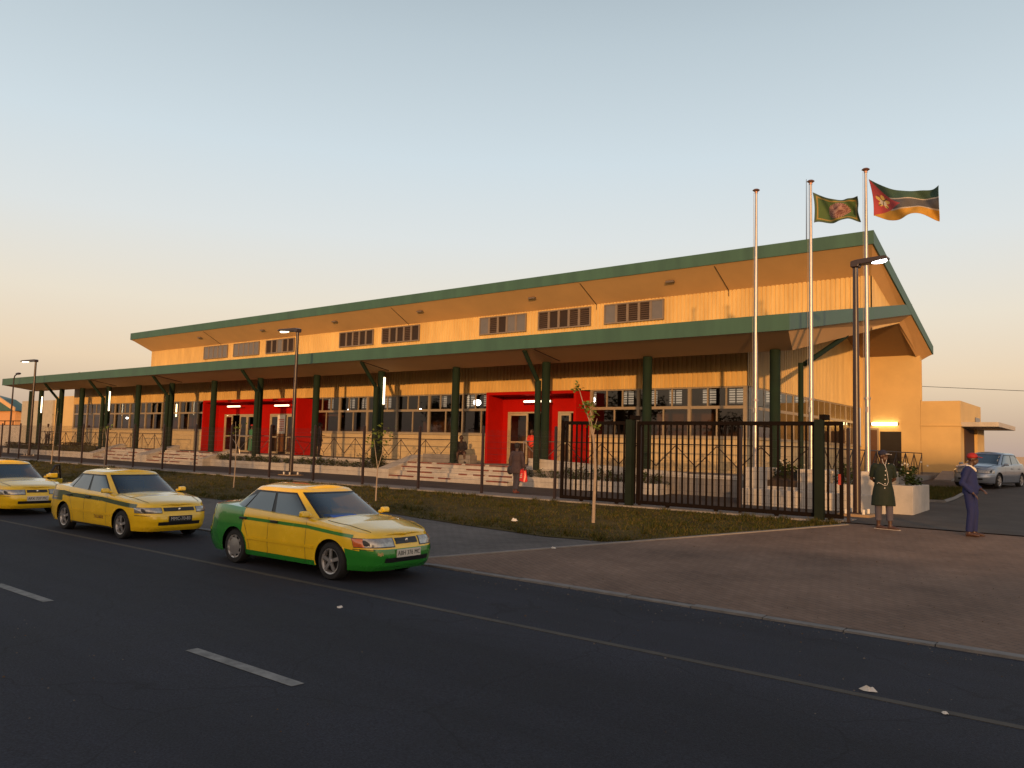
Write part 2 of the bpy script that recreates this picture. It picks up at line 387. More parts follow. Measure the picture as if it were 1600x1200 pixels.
ribs(b, (XS, YW-0.03), (XS, 45.4), ZH, lambda t: min(5.75+t*15.4*0.19, 8.2-max(0, t*15.4-11.6)*0.30), (1, 0))
b.build('wall_cladding', cream, bld)
b = MB()
ribs(b, (-72.0, 36.6), (-9.5, 36.6), 7.6, 9.62, (0, -1))
ribs(b, (-9.5, 36.57), (-9.5, 46.0), lambda t: (5.77+(6.57+t*9.43)*0.2009) if t*9.43 < 5.0 else 8.09-(t*9.43-5.0)*0.29, lambda t: 10.15-t*9.4*0.317, (1, 0))
b.build('clerestory_wall', cream, bld)
# roofs: canopy and main roof, with green fascias and pale soffits
ROOFA = lambda y: 6.02+0.1775*(y-25)
ROOFB = lambda y: 10.97-0.317*(y-34.76)
b = MB()
b.add([(XL, 25.02, 5.98), (XR-0.02, 25.02, 5.98), (XR-0.02, 41.4, ROOFA(41.4)-0.05), (XL, 41.4, ROOFA(41.4)-0.05)], [(0,1,2,3)])
b.add([(-72.5, 34.8, 10.90), (XR-0.02, 34.8, 10.90), (XR-0.02, 46.0, ROOFB(46)-0.05), (-72.5, 46.0, ROOFB(46)-0.05)], [(0,1,2,3)])
b.build('roof', rooftop, bld)
b = MB()
b.box(XL, XR-0.06, YF-0.06, YF, 5.50, 6.03)                                     # front edge of the canopy
for x0, x1 in ((XR-0.06, XR), (XL, XL+0.06)):
    ytop = 41.4 if x1 == XR else 36.6
    b.prism([(x0, 24.94, 5.50), (x0, ytop, ROOFA(ytop)-0.50), (x0, ytop, ROOFA(ytop)), (x0, 24.94, 6.03)], (x1-x0, 0, 0))
for k in range(1, 9): b.box(XL+k*7.15, XL+k*7.15+0.012, YF-0.063, YF-0.055, 5.50, 6.03)
b.build('canopy_fascia', green, bld)
b = MB()
b.box(-72.5, XR-0.055, 34.74, 34.80, 10.41, 10.985)
for x0, x1 in ((XR-0.055, XR+0.005), (-72.5, -72.44)):
    b.prism([(x0, 34.74, 10.41), (x0, 45.95, ROOFB(45.95)-0.42), (x0, 45.95, ROOFB(45.95)), (x0, 34.74, 10.985)], (x1-x0, 0, 0))
b.build('roof_fascia', green, bld)
b = MB()
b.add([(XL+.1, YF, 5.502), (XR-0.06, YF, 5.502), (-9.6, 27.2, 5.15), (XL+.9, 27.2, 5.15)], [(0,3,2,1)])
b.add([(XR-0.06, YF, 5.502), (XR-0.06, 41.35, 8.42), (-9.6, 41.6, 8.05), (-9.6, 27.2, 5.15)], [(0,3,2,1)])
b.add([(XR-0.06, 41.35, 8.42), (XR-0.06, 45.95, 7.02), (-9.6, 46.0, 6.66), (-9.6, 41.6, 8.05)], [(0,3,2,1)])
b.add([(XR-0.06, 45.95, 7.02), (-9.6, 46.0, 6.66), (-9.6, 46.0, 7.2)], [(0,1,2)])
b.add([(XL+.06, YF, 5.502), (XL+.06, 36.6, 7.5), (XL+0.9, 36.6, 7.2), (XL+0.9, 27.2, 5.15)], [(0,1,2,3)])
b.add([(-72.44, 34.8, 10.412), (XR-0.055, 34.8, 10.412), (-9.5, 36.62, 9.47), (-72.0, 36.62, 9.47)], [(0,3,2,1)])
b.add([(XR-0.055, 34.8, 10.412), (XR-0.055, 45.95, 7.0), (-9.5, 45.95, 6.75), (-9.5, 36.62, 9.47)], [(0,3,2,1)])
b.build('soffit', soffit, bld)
b = MB()
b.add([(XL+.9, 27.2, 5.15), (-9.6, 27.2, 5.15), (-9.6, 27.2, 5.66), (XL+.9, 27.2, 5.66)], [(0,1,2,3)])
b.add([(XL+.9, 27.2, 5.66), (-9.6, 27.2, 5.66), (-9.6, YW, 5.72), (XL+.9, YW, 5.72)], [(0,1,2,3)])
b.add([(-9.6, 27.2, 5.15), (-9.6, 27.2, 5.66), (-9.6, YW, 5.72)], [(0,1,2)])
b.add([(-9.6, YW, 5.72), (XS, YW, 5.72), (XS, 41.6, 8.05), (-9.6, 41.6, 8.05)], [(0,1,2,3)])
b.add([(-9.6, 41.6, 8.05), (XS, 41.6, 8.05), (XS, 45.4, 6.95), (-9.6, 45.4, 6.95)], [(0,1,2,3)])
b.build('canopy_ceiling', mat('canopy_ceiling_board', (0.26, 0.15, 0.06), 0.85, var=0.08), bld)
for x in (-62.0, -53.1, -44.5, -36.1, -27.2, -18.6):
    b = MB(); b.box(x-0.22, x+0.22, 35.38, 35.56, 9.95, 10.05); b.build('soffit_light', mat('soffit_light_body', (0.12, 0.09, 0.07), 0.6), bld)
for x in (-60.5, -38.2, -23.6, -16.0):                                            # conduits running up the soffit and wall
    b = MB(); b.tube([(x, 34.9, 10.35), (x, 36.55, 9.48), (x, 36.55, 9.2)], 0.018, 5); b.build('conduit', darksteel, bld)
for x in (-57.7, -48.8, -19.1, -29.4):
    b = MB(); b.tube([(x, 25.1, 5.47), (x, 26.9, 5.18)], 0.02, 5); b.build('conduit', darksteel, bld)
# rear and end walls so that the hall is closed, with high windows that let the evening sky through
b = MB()
b.box(-71.9, -71.7, YW+0.2, 45.4, FL-0.2, 7.0)
b.box(-71.7, XS-0.2, 45.2, 45.4, FL-0.2, 4.55); b.box(-71.7, XS-0.2, 45.2, 45.4, 5.42, 7.0)
jal = []
x = -71.7
for k in range(21):
    g0 = 1.9 if k % 2 else .75
    if x+g0+.95 > XS-.3: break
    b.box(x, x+g0, 45.2, 45.4, 4.55, 5.42); jal.append((x+g0, x+g0+.95)); x += g0+.95
    if k in (4, 5, 10, 11): b.box(jal[-1][0], jal[-1][1], 45.22, 45.38, 4.55, 5.42)
while x+2.4 < XS-.3:
    b.box(x, x+.75, 45.2, 45.4, 4.55, 5.42); jal.append((x+.75, x+1.7)); x += 1.7
    b.box(x, x+1.3, 45.2, 45.4, 4.55, 5.42); jal.append((x+1.3, x+2.25)); x += 2.25
b.box(x, XS-0.2, 45.2, 45.4, 4.55, 5.42)
b.build('rear_wall', inwall, bld)
for x0, x1 in jal:
    b = MB()
    for k in range(6): b.box(x0, x1, 45.24, 45.34, 4.57+k*0.15, 4.61+k*0.15)
    b.box((x0+x1)/2-0.03, (x0+x1)/2+0.03, 45.22, 45.3, 4.55, 5.42)
    b.build('rear_louvre', lgrey, bld)
b = MB(); b.add([(-71.7, YW+.2, FL), (XS-.2, YW+.2, FL), (XS-.2, 45.2, FL), (-71.7, 45.2, FL)], [(0,1,2,3)]); b.build('hall_floor', infloor, bld)
b = MB(); b.add([(-71.7, YW+.2, 6.6), (XS-.2, YW+.2, 6.6), (XS-.2, 45.2, 6.6), (-71.7, 45.2, 6.6)], [(0,3,2,1)]); b.build('hall_ceiling', inceil, bld)
rnd = random.Random(11)
x = -70.0
while x < -14:                                                                  # counters and partitions inside the hall
    wd = rnd.uniform(1.2, 3.2); y = rnd.uniform(35.5, 39.5); b = MB(); b.box(x, x+wd, y, y+0.5, FL, FL+rnd.choice((1.1, 1.9, 2.3, 2.9)))
    x += wd+rnd.uniform(0.8, 2.6)
    b.build('counter', mat('counter_wood', (0.17, 0.075, 0.03), 0.6, var=0.3, scale=1.5), bld)
# front glazing: one window per bay
def window(xa, xb, axis='x', nup=3, nlo=2):
    """glazed bay between xa and xb on the front wall (axis x) or the side wall (axis y)"""
    def bx(m, a0, a1, d0, d1, z0, z1):
        if axis == 'x': m.box(a0, a1, YW+d0, YW+d1, z0, z1)
        else: m.box(XS-(.05 if d1 > .11 else .035), XS-(d0 if d0 < 0 else (.004 if d0 > 0 else 0)), a0, a1, z0, z1)
    f = MB(); hw = 0.062 if axis == 'x' else 0.038
    bx(f, xa-hw, xa+hw, -0.02, 0.12, ZS, ZH); 
    bx(f, xa+hw, xb-hw, 0.0, 0.10, ZT-0.06, ZT+0.06); bx(f, xa+hw, xb-hw, 0.0, 0.10, ZS, ZS+0.06); bx(f, xa+hw, xb-hw, 0.0, 0.10, ZH-0.06, ZH)
    for k in range(1, nup):
        x = lerp(xa, xb, k/nup); bx(f, x-0.024, x+0.024, 0.005, 0.09, ZT+0.06, ZH-0.06)
    for k in range(1, nlo):
        x = lerp(xa, xb, k/nlo); bx(f, x-0.024, x+0.024, 0.005, 0.09, ZS+0.06, ZT-0.06)
    o = f.build('window', alu, bld)
    g = MB(); e = 0.045 if axis == 'x' else 0.018
    if axis == 'x': g.add([(xa+hw, YW+e, ZS), (xb-hw, YW+e, ZS), (xb-hw, YW+e, ZH), (xa+hw, YW+e, ZH)], [(0,1,2,3)])
    else: g.add([(XS-e, xa+hw, ZS), (XS-e, xb-hw, ZS), (XS-e, xb-hw, ZH), (XS-e, xa+hw, ZH)], [(0,1,2,3)])
    g.build('pane', glass, o)
def bays(x0, x1, n): return [(lerp(x0, x1, k/n), lerp(x0, x1, (k+1)/n)) for k in range(n)]
for a, c in bays(-71.72, P1[0]-0.06, 9)+bays(P1[1]+0.06, P2[0]-0.06, 6)+bays(P2[1]+0.06, XS-0.075, 3): window(a, c)
for a, c in bays(YW+0.075, 45.3, 6): window(a, c, 'y', 3, 3)
b = MB(); b.box(XS-0.15, XS+0.02, YW-0.02, YW+0.15, ZS, ZH); b.build('corner_post', alu, bld)
# clerestory windows: five narrow louvred sashes each
states = ['ggggg', 'ggggg', 'lldll'.replace('d', 'g'), 'ddldd', 'ldldl', 'glldg'.replace('d','d'), 'lddll', 'gdldg']
starts = (-62.95, -58.5, -54.0, -45.15, -40.7, -31.95, -27.5, -23.05)
states = ['ggggg', 'ggggg', 'ddgdd', 'ddldd', 'lddld', 'gldgg', 'lddll', 'glllg']
for x0, st in zip(starts, states):
    f = MB(); W = 3.58; z0, z1 = 8.33, 9.40; y = 36.50
    for a0, a1, c0, c1 in ((0, W, z0, z0+.07), (0, W, z1-.07, z1), (0, .07, z0+.07, z1-.07), (W-.07, W, z0+.07, z1-.07)): f.box(x0+a0, x0+a1, y-.05, y+.05, c0, c1)
    sw = (W-.14)/5
    for k in range(1, 5): f.box(x0+.07+k*sw-.07, x0+.07+k*sw+.07, y-.04, y+.05, z0+.07, z1-.07)
    o = f.build('clerestory_window', lframe, bld)
    for k, s_ in enumerate(st):
        a0, a1 = x0+.07+k*sw+(.07 if k else 0), x0+.07+(k+1)*sw-(.07 if k < 4 else 0)
        p = MB()
        if s_ == 'g': p.box(a0, a1, y-.02, y+.02, z0+.07, z1-.07); p.build('pane', lgrey, o)
        else:
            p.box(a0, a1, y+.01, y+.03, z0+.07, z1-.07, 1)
            if s_ == 'l':
                for q in range(8):
                    zz = z0+.13+q*.115; p.add([(a0, y-.03, zz), (a1, y-.03, zz), (a1, y+.008, zz+.07), (a0, y+.008, zz+.07)], [(0,1,2,3)], 0)
            p.build('louvre', [mat('louvre_slat', (0.060, 0.038, 0.028), .7), ldark], o)
# columns and struts
rear = [-10.13, -15.07, -19.86, -24.97, -30.02, -35.13, -40.30, -45.15, -50.19, -54.63, -59.07, -63.32, -66.93, -70.80, -74.0+1.2]
front = [-19.74, -29.58, -39.55, -49.39, -58.31, -65.73]
for x in rear:
    c = MB(); c.tube([(x, YC, FL-0.1), (x, YC, 5.17)], 0.178, 16); c.tube([(x, YC, FL-0.02), (x, YC, FL+0.03)], 0.24, 16); c.build('column', greencol, bld, smooth=True)
for x in front:
    c = MB(); c.tube([(x, 26.3, FL-0.1), (x, 26.3, 4.35)], 0.13, 14); c.build('column', greencol, bld, smooth=True)
    s_ = MB(); s_.tube([(x, 26.3, 4.28), (x+0.08, 25.25, 5.42)], 0.09, 10); s_.tube([(x+.08, 25.25, 5.40), (x+.08, 25.25, 5.50)], 0.10, 10); s_.build('strut', greencol, bld, smooth=True)
s_ = MB(); s_.tube([(-10.2, 30.2, 5.0), (-9.65, 33.5, 6.45)], 0.10, 10); s_.tube([(-10.35, 30.2, FL), (-10.35, 30.2, 5.05)], .10, 10); s_.build('strut', greencol, bld, smooth=True)
# red portals
def portal(x0, x1, doors, ztop=4.15):
    t = 0.14; y0, y1 = 28.9, YW
    m = MB()
    m.box(x0, x0+t, y0, y1, FL-.1, ztop-t); m.box(x1-t, x1, y0, y1, FL-.1, ztop-t); m.box(x0, x1, y0, y1, ztop-t, ztop)
    zd = 3.28; xs = x0+t
    for a, c in doors:
        m.box(xs, a, YW, YW+.15, FL-.1, zd); xs = c
    m.box(xs, x1-t, YW, YW+.15, FL-.1, zd); m.box(x0+t, x1-t, YW, YW+.15, zd, ztop-t)
    o = m.build('red_portal', red, bld)
    for a, c in doors:
        n = max(2, round((c-a)/1.0)); f = MB(); g = MB()
        f.box(a, c, YW+.02, YW+.10, zd-.07, zd); f.box(a, a+.07, YW+.02, YW+.10, FL, zd-.07); f.box(c-.07, c, YW+.02, YW+.10, FL, zd-.07)
        for k in range(n):
            u0, u1 = lerp(a+.07, c-.07, k/n), lerp(a+.07, c-.07, (k+1)/n)
            if k == 1 and n > 2 or (n == 2 and k == 1): continue            # leaf standing open
            f.box(u0+.01, u0+.09, YW+.03, YW+.09, FL+.02, zd-.08); f.box(u1-.09, u1-.01, YW+.03, YW+.09, FL+.02, zd-.08)
            f.box(u0+.09, u1-.09, YW+.03, YW+.09, FL+.02, FL+.14); f.box(u0+.09, u1-.09, YW+.03, YW+.09, FL+1.0, FL+1.08); f.box(u0+.09, u1-.09, YW+.03, YW+.09, zd-.18, zd-.08)
            g.add([(u0+.09, YW+.06, FL+.14), (u1-.09, YW+.06, FL+.14), (u1-.09, YW+.06, zd-.18), (u0+.09, YW+.06, zd-.18)], [(0,1,2,3)])
        d = f.build('glass_door', mat('door_frame', (0.42, 0.34, 0.22), 0.4, metal=0.25, var=0.1), bld)
        g.build('pane', doorglass, d)
portal(P1[0], P1[1], [(-48.75, -45.2), (-43.6, -41.0)])
portal(P2[0], P2[1], [(-24.3, -21.9), (-21.35, -19.95)])
# posters
b = MB(); b.box(-42.75, -41.95, YW-.012, YW-.004, 2.05, 3.2, 0)
for k in range(7): b.box(-42.65+(.12 if k else 0), -42.05, YW-.016, YW-.012, 2.9-k*.11, 2.945-k*.11, 1)
tag(b.build('notice', [papr, redprint]), 'white notice with red lines of text on the left red doorway', 'notice')
# roof antenna and ridge flashings
t = MB(); t.tube([(-12.75, 38, 9.9), (-12.75, 38, 14.8)], [.03, .012], 6); t.build('mast', darksteel)
tag(bpy.data.objects['mast'], 'thin whip antenna rising above the roof behind the flagpoles', 'antenna'); bpy.data.objects['mast'].name = 'antenna'
for x0, x1, lab in ((-16.35, -15.75, 'small ochre roof vent left of the antenna'), (-12.75, -12.05, 'small ochre roof vent at the foot of the antenna')):
    v = MB(); v.prism([(x0, 37, 10.1), (x1, 37, 10.1), (x1-.05, 37, 11.45), (x0+.15, 37, 11.45), (x0, 37, 11.3)], (0, .5, 0)); tag(v.build('roof_vent', plaster), lab, 'roof vent')

# ------------------------------------------------------------------ tall plastered end block and low annex
YP = 45.4
blk = thing('end_block', 'tall ochre plastered end block of the terminal under the roof overhang', 'building', (-11, YP, .6))
b = MB(); b.box(XS, -9.43, YP, YP+.45, 0.4, 7.02); b.build('wall', plaster, blk)
b = MB(); b.box(-9.43, -9.36, YP+.02, YP+.12, 4.6, 6.6); b.build('downpipe', plaster, blk)
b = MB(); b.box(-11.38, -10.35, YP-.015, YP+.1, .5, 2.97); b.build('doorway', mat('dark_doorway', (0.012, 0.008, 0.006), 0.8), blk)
b = MB(); b.box(-12.0, -11.45, YP-.06, YP-.005, .8, 3.15); b.box(-11.93, -11.52, YP-.065, YP-.058, 1.0, 3.05, 1); b.build('side_door', [alu, mat('dark_door_panel', (0.09, 0.04, 0.02), 0.6)], blk)
ann = thing('annex_building', 'low ochre annex with a flat parapet and a thin projecting slab over its side door', 'building', (-8.5, YP, .6))
b = MB(); b.box(-9.42, -7.61, YP+.02, 51.4, 0.4, 4.55); b.build('wall', plaster, ann)
b = MB(); b.box(-9.45, -7.55, YP-.03, YP+.02, 3.27, 3.33); b.build('drip_moulding', plaster, ann)
b = MB(); b.box(-7.605, -5.98, YP+.1, 51.5, 3.26, 3.48); b.build('canopy_slab', white_conc, ann)
b = MB(); b.box(-7.62, -7.56, YP+.9, 48.9, .5, 3.2); b.build('door', mat('brown_recess', (0.05, 0.022, 0.012), 0.8), ann)
b = MB(); b.box(-7.6, -7.45, 49.2, 51.35, .5, 3.26); b.build('side_pier', plaster, ann)
b = MB(); b.box(-7.6, -7.57, 49.5, 50.9, 3.6, 3.9); b.build('vent', lgrey, ann)
b = MB(); b.prism([(-8.35, YP-.6, .6), (-8.35, YP-2.6, .55), (-8.35, YP-2.6, .62), (-8.35, YP-.6, 1.02)], (.75, 0, 0)); b.build('ramp', concrete, ann)
b = MB(); b.box(-9.4, -7.62, YP-.35, YP-.06, .45, .92); b.build('plinth', concrete, ann)
# ------------------------------------------------------------------ raised walkway: platform, steps, planters, railings
soilbed = mat('planter_soil', (0.045, 0.028, 0.016), 0.95, var=0.3, scale=6)
pf = thing('platform', 'raised concrete walkway platform under the columns along the terminal front', 'platform', (-40, 27, 0))
b = MB(); b.box(-74, -8.7, 26.4, YW, 0.0, FL); b.box(XS, -8.7, YW, 45.2, 0.0, FL); b.build('deck', concrete, pf)
b = MB(); b.box(-74, -8.66, 26.36, 26.41, FL-.12, FL+.012); b.build('edge_beam', white_conc, pf)
def steps(name_label, x0, x1, y0=25.15, n=4, tread=0.38):
    t = thing('concrete_steps', name_label, 'steps', (x0, y0, 0), 'steps up to the walkway')
    m = MB(); r = FL/n
    for k in range(n): m.box(x0, x1, y0+k*tread, 26.36, k*r-(0.1 if k == 0 else 0), (k+1)*r)
    m.build('flight', white_conc, t)
    rn = random.Random(int(x0*10))
    for k in range(n):                                   # worn red nosings
        m = MB(); x = x0
        while x < x1-.2:
            L = rn.uniform(.4, 1.6)
            if rn.random() < .72: m.box(x, min(x+L, x1), y0+k*tread-.008, y0+k*tread+.09, (k+1)*r-.05, (k+1)*r+.006)
            x += L+rn.uniform(.05, .35)
        if m.v: tag(m.build('nosing', step_edge, t), kind='stuff')
    return t
steps('wide whitewashed steps with worn red nosings leading to the single right red doorway', -27.2, -20.3)
steps('short whitewashed flight of steps just left of the large left red doorway', -49.3, -43.3)
steps('short whitewashed flight of steps farther left beside the grey sloping cheek wall', -56.6, -50.7)
def cheek(label, x0, x1, za, zb, ya=25.1, yb=27.3):
    m = MB(); m.prism([(x0, ya, -.05), (x0, ya, za), (x0, yb, zb), (x0, yb, -.05)], (x1-x0, 0, 0))
    tag(m.build('cheek_wall', white_conc, bevel=.02), label, 'low wall', 'sloping cheek walls beside the steps')
cheek('sloping whitewashed cheek wall left of the wide steps, below the bench', -28.0, -27.2, .45, 1.12)
cheek('thick grey sloping cheek wall between the two left flights of steps', -50.7, -49.3, .50, 1.15)
cheek('sloping cheek wall at the far left end of the left flights of steps', -57.6, -56.6, .42, 1.10)
cheek('slanted white planter end wall right of the left steps, below the left red doorway', -43.3, -42.8, .45, 1.05)
m = MB(); m.box(-27.2, -24.2, 27.25, 27.75, FL, 1.18); m.box(-27.15, -24.25, 27.2, 27.25, FL, 1.0); tag(m.build('bench', concrete, bevel=.02), 'low grey concrete bench at the top of the wide steps', 'bench')
m = MB(); m.prism([(-20.3, 26.5, FL-.3), (-20.3, 26.5, 1.16), (-13.2, 26.5, .84), (-13.2, 26.5, FL-.3)], (0, .18, 0)); tag(m.build('ramp_wall', white_conc), 'long white parapet sloping down to the right in front of the right red doorway', 'low wall')
def planter(label, x0, x1, y0, y1, z1, z0=-.05, grp='planters along the walkway'):
    t = thing('planter', label, 'planter', (x0, y0, 0), grp)
    m = MB(); w_ = .14
    m.box(x0, x1, y0, y0+w_, z0, z1); m.box(x0, x1, y1-w_, y1, z0, z1); m.box(x0, x0+w_, y0+w_, y1-w_, z0, z1); m.box(x1-w_, x1, y0+w_, y1-w_, z0, z1)
    m.build('wall', white_conc, t, bevel=.012)
    m = MB(); m.box(x0+w_, x1-w_, y0+w_, y1-w_, z0, z1-.06); m.build('soil', soilbed, t)
    return t
planter('long white planter of dark leafy plants right of the wide steps', -20.3, -13.7, 25.45, 26.36, .43)
planter('long white planter of shrubs between the wide steps and the left red doorway', -42.8, -28.0, 25.6, 26.36, .43)
planter('white planter with one clipped hedge at the far left steps', -63.5, -57.6, 25.3, 26.36, .45)
planter('low white planter at the far left end of the walkway', -74, -64.2, 25.6, 26.36, .42)
m = MB(); m.box(-10.215, -5.958, 24.165, 24.498, -.05, 0.506); tag(m.build('plinth_step', white_conc, bevel=.015), 'long low white step wall in front of the flagpole plinths', 'low wall')
for x0, x1, q in ((-10.17, -9.432, 'left'), (-8.505, -7.65, 'middle'), (-6.678, -5.949, 'right')):
    lab = {'left': 'white plinth carrying the bare flagpole', 'middle': 'white plinth carrying the flagpole with the gold-bordered green flag', 'right': 'white plinth carrying the flagpole with the red and striped flag'}[q]
    m = MB(); m.box(x0, x1, 24.498, 25.74, -.05, 1.163); tag(m.build('flagpole_plinth', white_conc, bevel=.02), lab, 'plinth', 'flagpole plinths')
t = thing('planter', 'sunken trough of soil and flowers between the left and middle flagpole plinths', 'planter', (-9, 24.6, 0), 'planters along the walkway')
m = MB(); m.box(-9.432, -8.505, 24.498, 25.56, -.05, 0.605); m.build('wall', white_conc, t)
m = MB(); m.box(-9.43, -8.51, 24.51, 25.4, .6, .80)
m.add([(-9.432, 24.516, 0.749), (-8.505, 24.516, 0.749), (-8.505, 25.551, 1.055), (-9.432, 25.551, 1.055), (-9.432, 24.516, 0.605), (-8.505, 24.516, 0.605)], [(0,1,2,3), (4,5,1,0)]); m.build('soil', soilbed, t)
planter('white planter of flowering bushes between the middle and right flagpole plinths', -7.632, -6.696, 24.498, 25.56, 0.767)
planter('white corner planter of daisies right of the flagpoles, behind the man in green', -5.94, -5.292, 24.435, 26.505, 0.812)
def railing(label, pts, h=1.06, pitch=1.65, m_=None, z=FL):
    t = MB()
    for (xa, ya), (xb, yb) in zip(pts, pts[1:]):
        L = math.hypot(xb-xa, yb-ya); n = max(1, round(L/pitch))
        P = lambda s_, zz: (lerp(xa, xb, s_), lerp(ya, yb, s_), zz)
        t.tube([P(0, z+h), P(1, z+h)], .024, 6)
        for k in range(n+1): t.tube([P(k/n, z-.02), P(k/n, z+h)], .018, 5)
        for k in range(n):
            t.tube([P(k/n, z+h-.04), P((k+.5)/n, z+.24)], .019, 4); t.tube([P((k+.5)/n, z+.24), P((k+1)/n, z+h-.04)], .019, 4)
            t.tube([P((k+.5)/n, z+.24), P((k+.5)/n, z)], .014, 4)
    return tag(t.build('railing', m_ or darksteel), label, 'railing', 'zigzag steel railings')
railing('dark zigzag railing between the left red doorway and the bench', [(-38.9, 27.3), (-25.4, 27.3)])
railing('dark zigzag railing left of the far left steps', [(-71.5, 27.3), (-58, 27.3)])
railing('dark zigzag railing behind the two left flights of steps', [(-57.6, 27.3), (-51, 27.3)])
railing('dark zigzag railing from the right red doorway round the corner to the end block', [(-18.9, 27.3), (-9.1, 27.3), (-9.1, 44.0)])
railing('short pale metal railing before the right half of the single right doorway', [(-21.1, 27.2), (-19.1, 27.2)], m_=steel)
railing('pale metal railing before the right half of the large left doorway', [(-43.4, 27.2), (-39.3, 27.2)], m_=steel)

# ------------------------------------------------------------------ perimeter fence and sliding gate
fence = thing('mesh_fence', 'dark welded mesh fence on posts along the front of the terminal yard', 'fence', (-40, 20.03, 0))
FX = [-14.308-2.929*k for k in range(22)][::-1]+[-11.38, -8.42, -5.74]
wirem = mat('fence_wire', (0.030, 0.014, 0.010), 0.5, var=0.1)
for x in FX:
    m = MB(); m.box(x-.035, x+.035, 20.0, 20.07, 0, 2.22); m.add([(x-.04, 19.995, 2.22), (x+.04, 19.995, 2.22), (x+.04, 20.075, 2.22), (x-.04, 20.075, 2.22), (x, 20.035, 2.27)], [(0,1,4), (1,2,4), (2,3,4), (3,0,4)])
    m.build('post', darksteel, fence)
def wires(m, x0, x1, y, z0, z1, pitch=.0508, hz=.2, r=.0028):
    n = int((x1-x0)/pitch)
    for k in range(1, n):
        x = x0+(x1-x0)*k/n; m.add([(x-r, y, z0), (x+r, y, z0), (x+r, y, z1), (x-r, y, z1), (x, y+2*r, z0), (x, y+2*r, z1)], [(0,1,2,3), (1,4,5,2), (4,0,3,5)])
    z = z0+.05
    while z <= z1:
        m.add([(x0, y-r, z-r), (x1, y-r, z-r), (x1, y-r, z+r), (x0, y-r, z+r), (x0, y-3*r, z), (x1, y-3*r, z)], [(0,1,2,3), (0,4,5,1), (3,2,5,4)]); z += hz
for x0, x1 in zip(FX, FX[1:]):
    m = MB(); wires(m, x0+.035, x1-.035, 20.03, .08, 2.12); m.build('mesh_panel', wirem, fence)
gate = thing('sliding_gate', 'long black barred sliding gate standing open in front of the mesh fence', 'gate', (-10, 19.84, 0))
def leaf(x0, x1):
    m = MB(); y0, y1 = 19.80, 19.87
    m.box(x0, x1, y0, y1, 2.30, 2.40); m.box(x0, x1, y0, y1, .10, .20); m.box(x0, x0+.08, y0, y1, .20, 2.30); m.box(x1-.08, x1, y0, y1, .20, 2.30)
    m.build('frame', gatem, gate)
    m = MB(); n = int((x1-x0)/.172)
    for k in range(1, n):
        x = lerp(x0, x1, k/n); m.box(x-.02, x+.02, y0+.015, y1-.015, .20, 2.30)
    tag(m.build('bars', gatem, gate), kind='stuff')
leaf(-13.95, -11.42); leaf(-11.36, -5.80)
for x in (-13.2, -12, -10.4, -9, -7.4, -6.1):
    m = MB(); m.lathe([(0, -.02), (.06, -.02), (.06, .02), (0, .02)], 12, (x, 19.83, .10), 'y'); m.build('roller', gatem, gate)
m = MB(); m.box(-5.90, -5.84, 19.78, 19.86, .9, 1.15); m.build('latch', mat('red_primer', (.30, .03, .02), .6, var=.5, scale=20), gate)
for x, lab in ((-11.5, 'square green guide post left of the middle of the black gate'), (-6.3, 'square green guide post at the right end of the black gate')):
    t = thing('gate_post', lab, 'post', (x, 19.68, 0), 'gate guide posts')
    m = MB(); m.box(x-.10, x+.10, 19.58, 19.76, -.05, 2.44); m.build('shaft', postm, t, bevel=.01)
    m = MB(); m.box(x+.02, x+.16, 19.6, 19.95, 2.44, 2.56); m.build('guide_roller', gatem, t)

# ------------------------------------------------------------------ street lamps
def lamp(label, x, y, z0, z1, dirx, L=.85, glow=lamp_white, r0=.105, r1=.07):
    t = thing('street_lamp', label, 'street lamp', (x, y, z0), 'street lamps inside the fence')
    m = MB(); m.tube([(x, y, z0), (x, y, z1)], [r0, r1], 10); m.box(x-.17, x+.17, y-.17, y+.17, z0, z0+.03); m.build('pole', lamp_brown, t, smooth=True)
    s_ = dirx; m = MB()
    P = lambda a, h: (x+s_*a, 0, h)
    prof = [(-.10, -.10), (-.10, .06), (.05, .10), (L*.9, .13), (L, .09), (L, .04), (L*.45, -.03), (.12, -.04), (.1, -.10)]
    m.prism([(x+s_*a, y-.14, z1+h) for a, h in prof], (0, .28, 0)); m.build('lamp_head', lamp_brown, t, bevel=.015)
    m = MB(); m.ball((x+s_*L*.70, y, z1+.005), (L*.26, .115, .055), 8); m.build('lens', glow, t, smooth=True)
    for a, c in ((-.15, -.15), (.15, -.15), (.15, .15), (-.15, .15)):
        m = MB(); m.tube([(x+a*1.5, y+c*1.5, z0+.0), (x+a*1.5, y+c*1.5, z0+.13)], .04, 8); m.build('bolt_cap', papr, t)
    m = MB(); m.box(x-.42, x+.42, y-.42, y+.42, z0-.1, z0+.005); m.build('footing', mat('sandy_concrete', (.30, .20, .11), .9), t)
lamp('tall brown street lamp with a lit white head in front of the end block', -6.30, 22.74, .06, 6.84, 1)
lamp('tall brown street lamp with a lit head before the large left red doorway', -31.72, 23.13, .03, 6.86, -1, L=1.45, glow=lamp_warm)
lamp('tall brown street lamp with a warm lit head by the canopy left end', -64.5, 24.05, .03, 7.02, -1, L=2.6, glow=lamp_warm)
t = thing('street_lamp', 'thin unlit street lamp with a short curved arm at the left edge', 'street lamp', (-69.4, 24.4, 0), 'street lamps inside the fence')
m = MB(); m.tube([(-69.4, 24.4, 0), (-69.4, 24.4, 5.9)], [.08, .05], 8); m.tube([(-69.4, 24.4, 5.85), (-69.25, 24.4, 6.1), (-68.9, 24.4, 6.2)], .045, 8); m.build('pole', lamp_brown, t)
m = MB(); m.ball((-68.6, 24.4, 6.24), (.42, .14, .09), 8); m.build('lamp_head', lamp_brown, t, smooth=True)

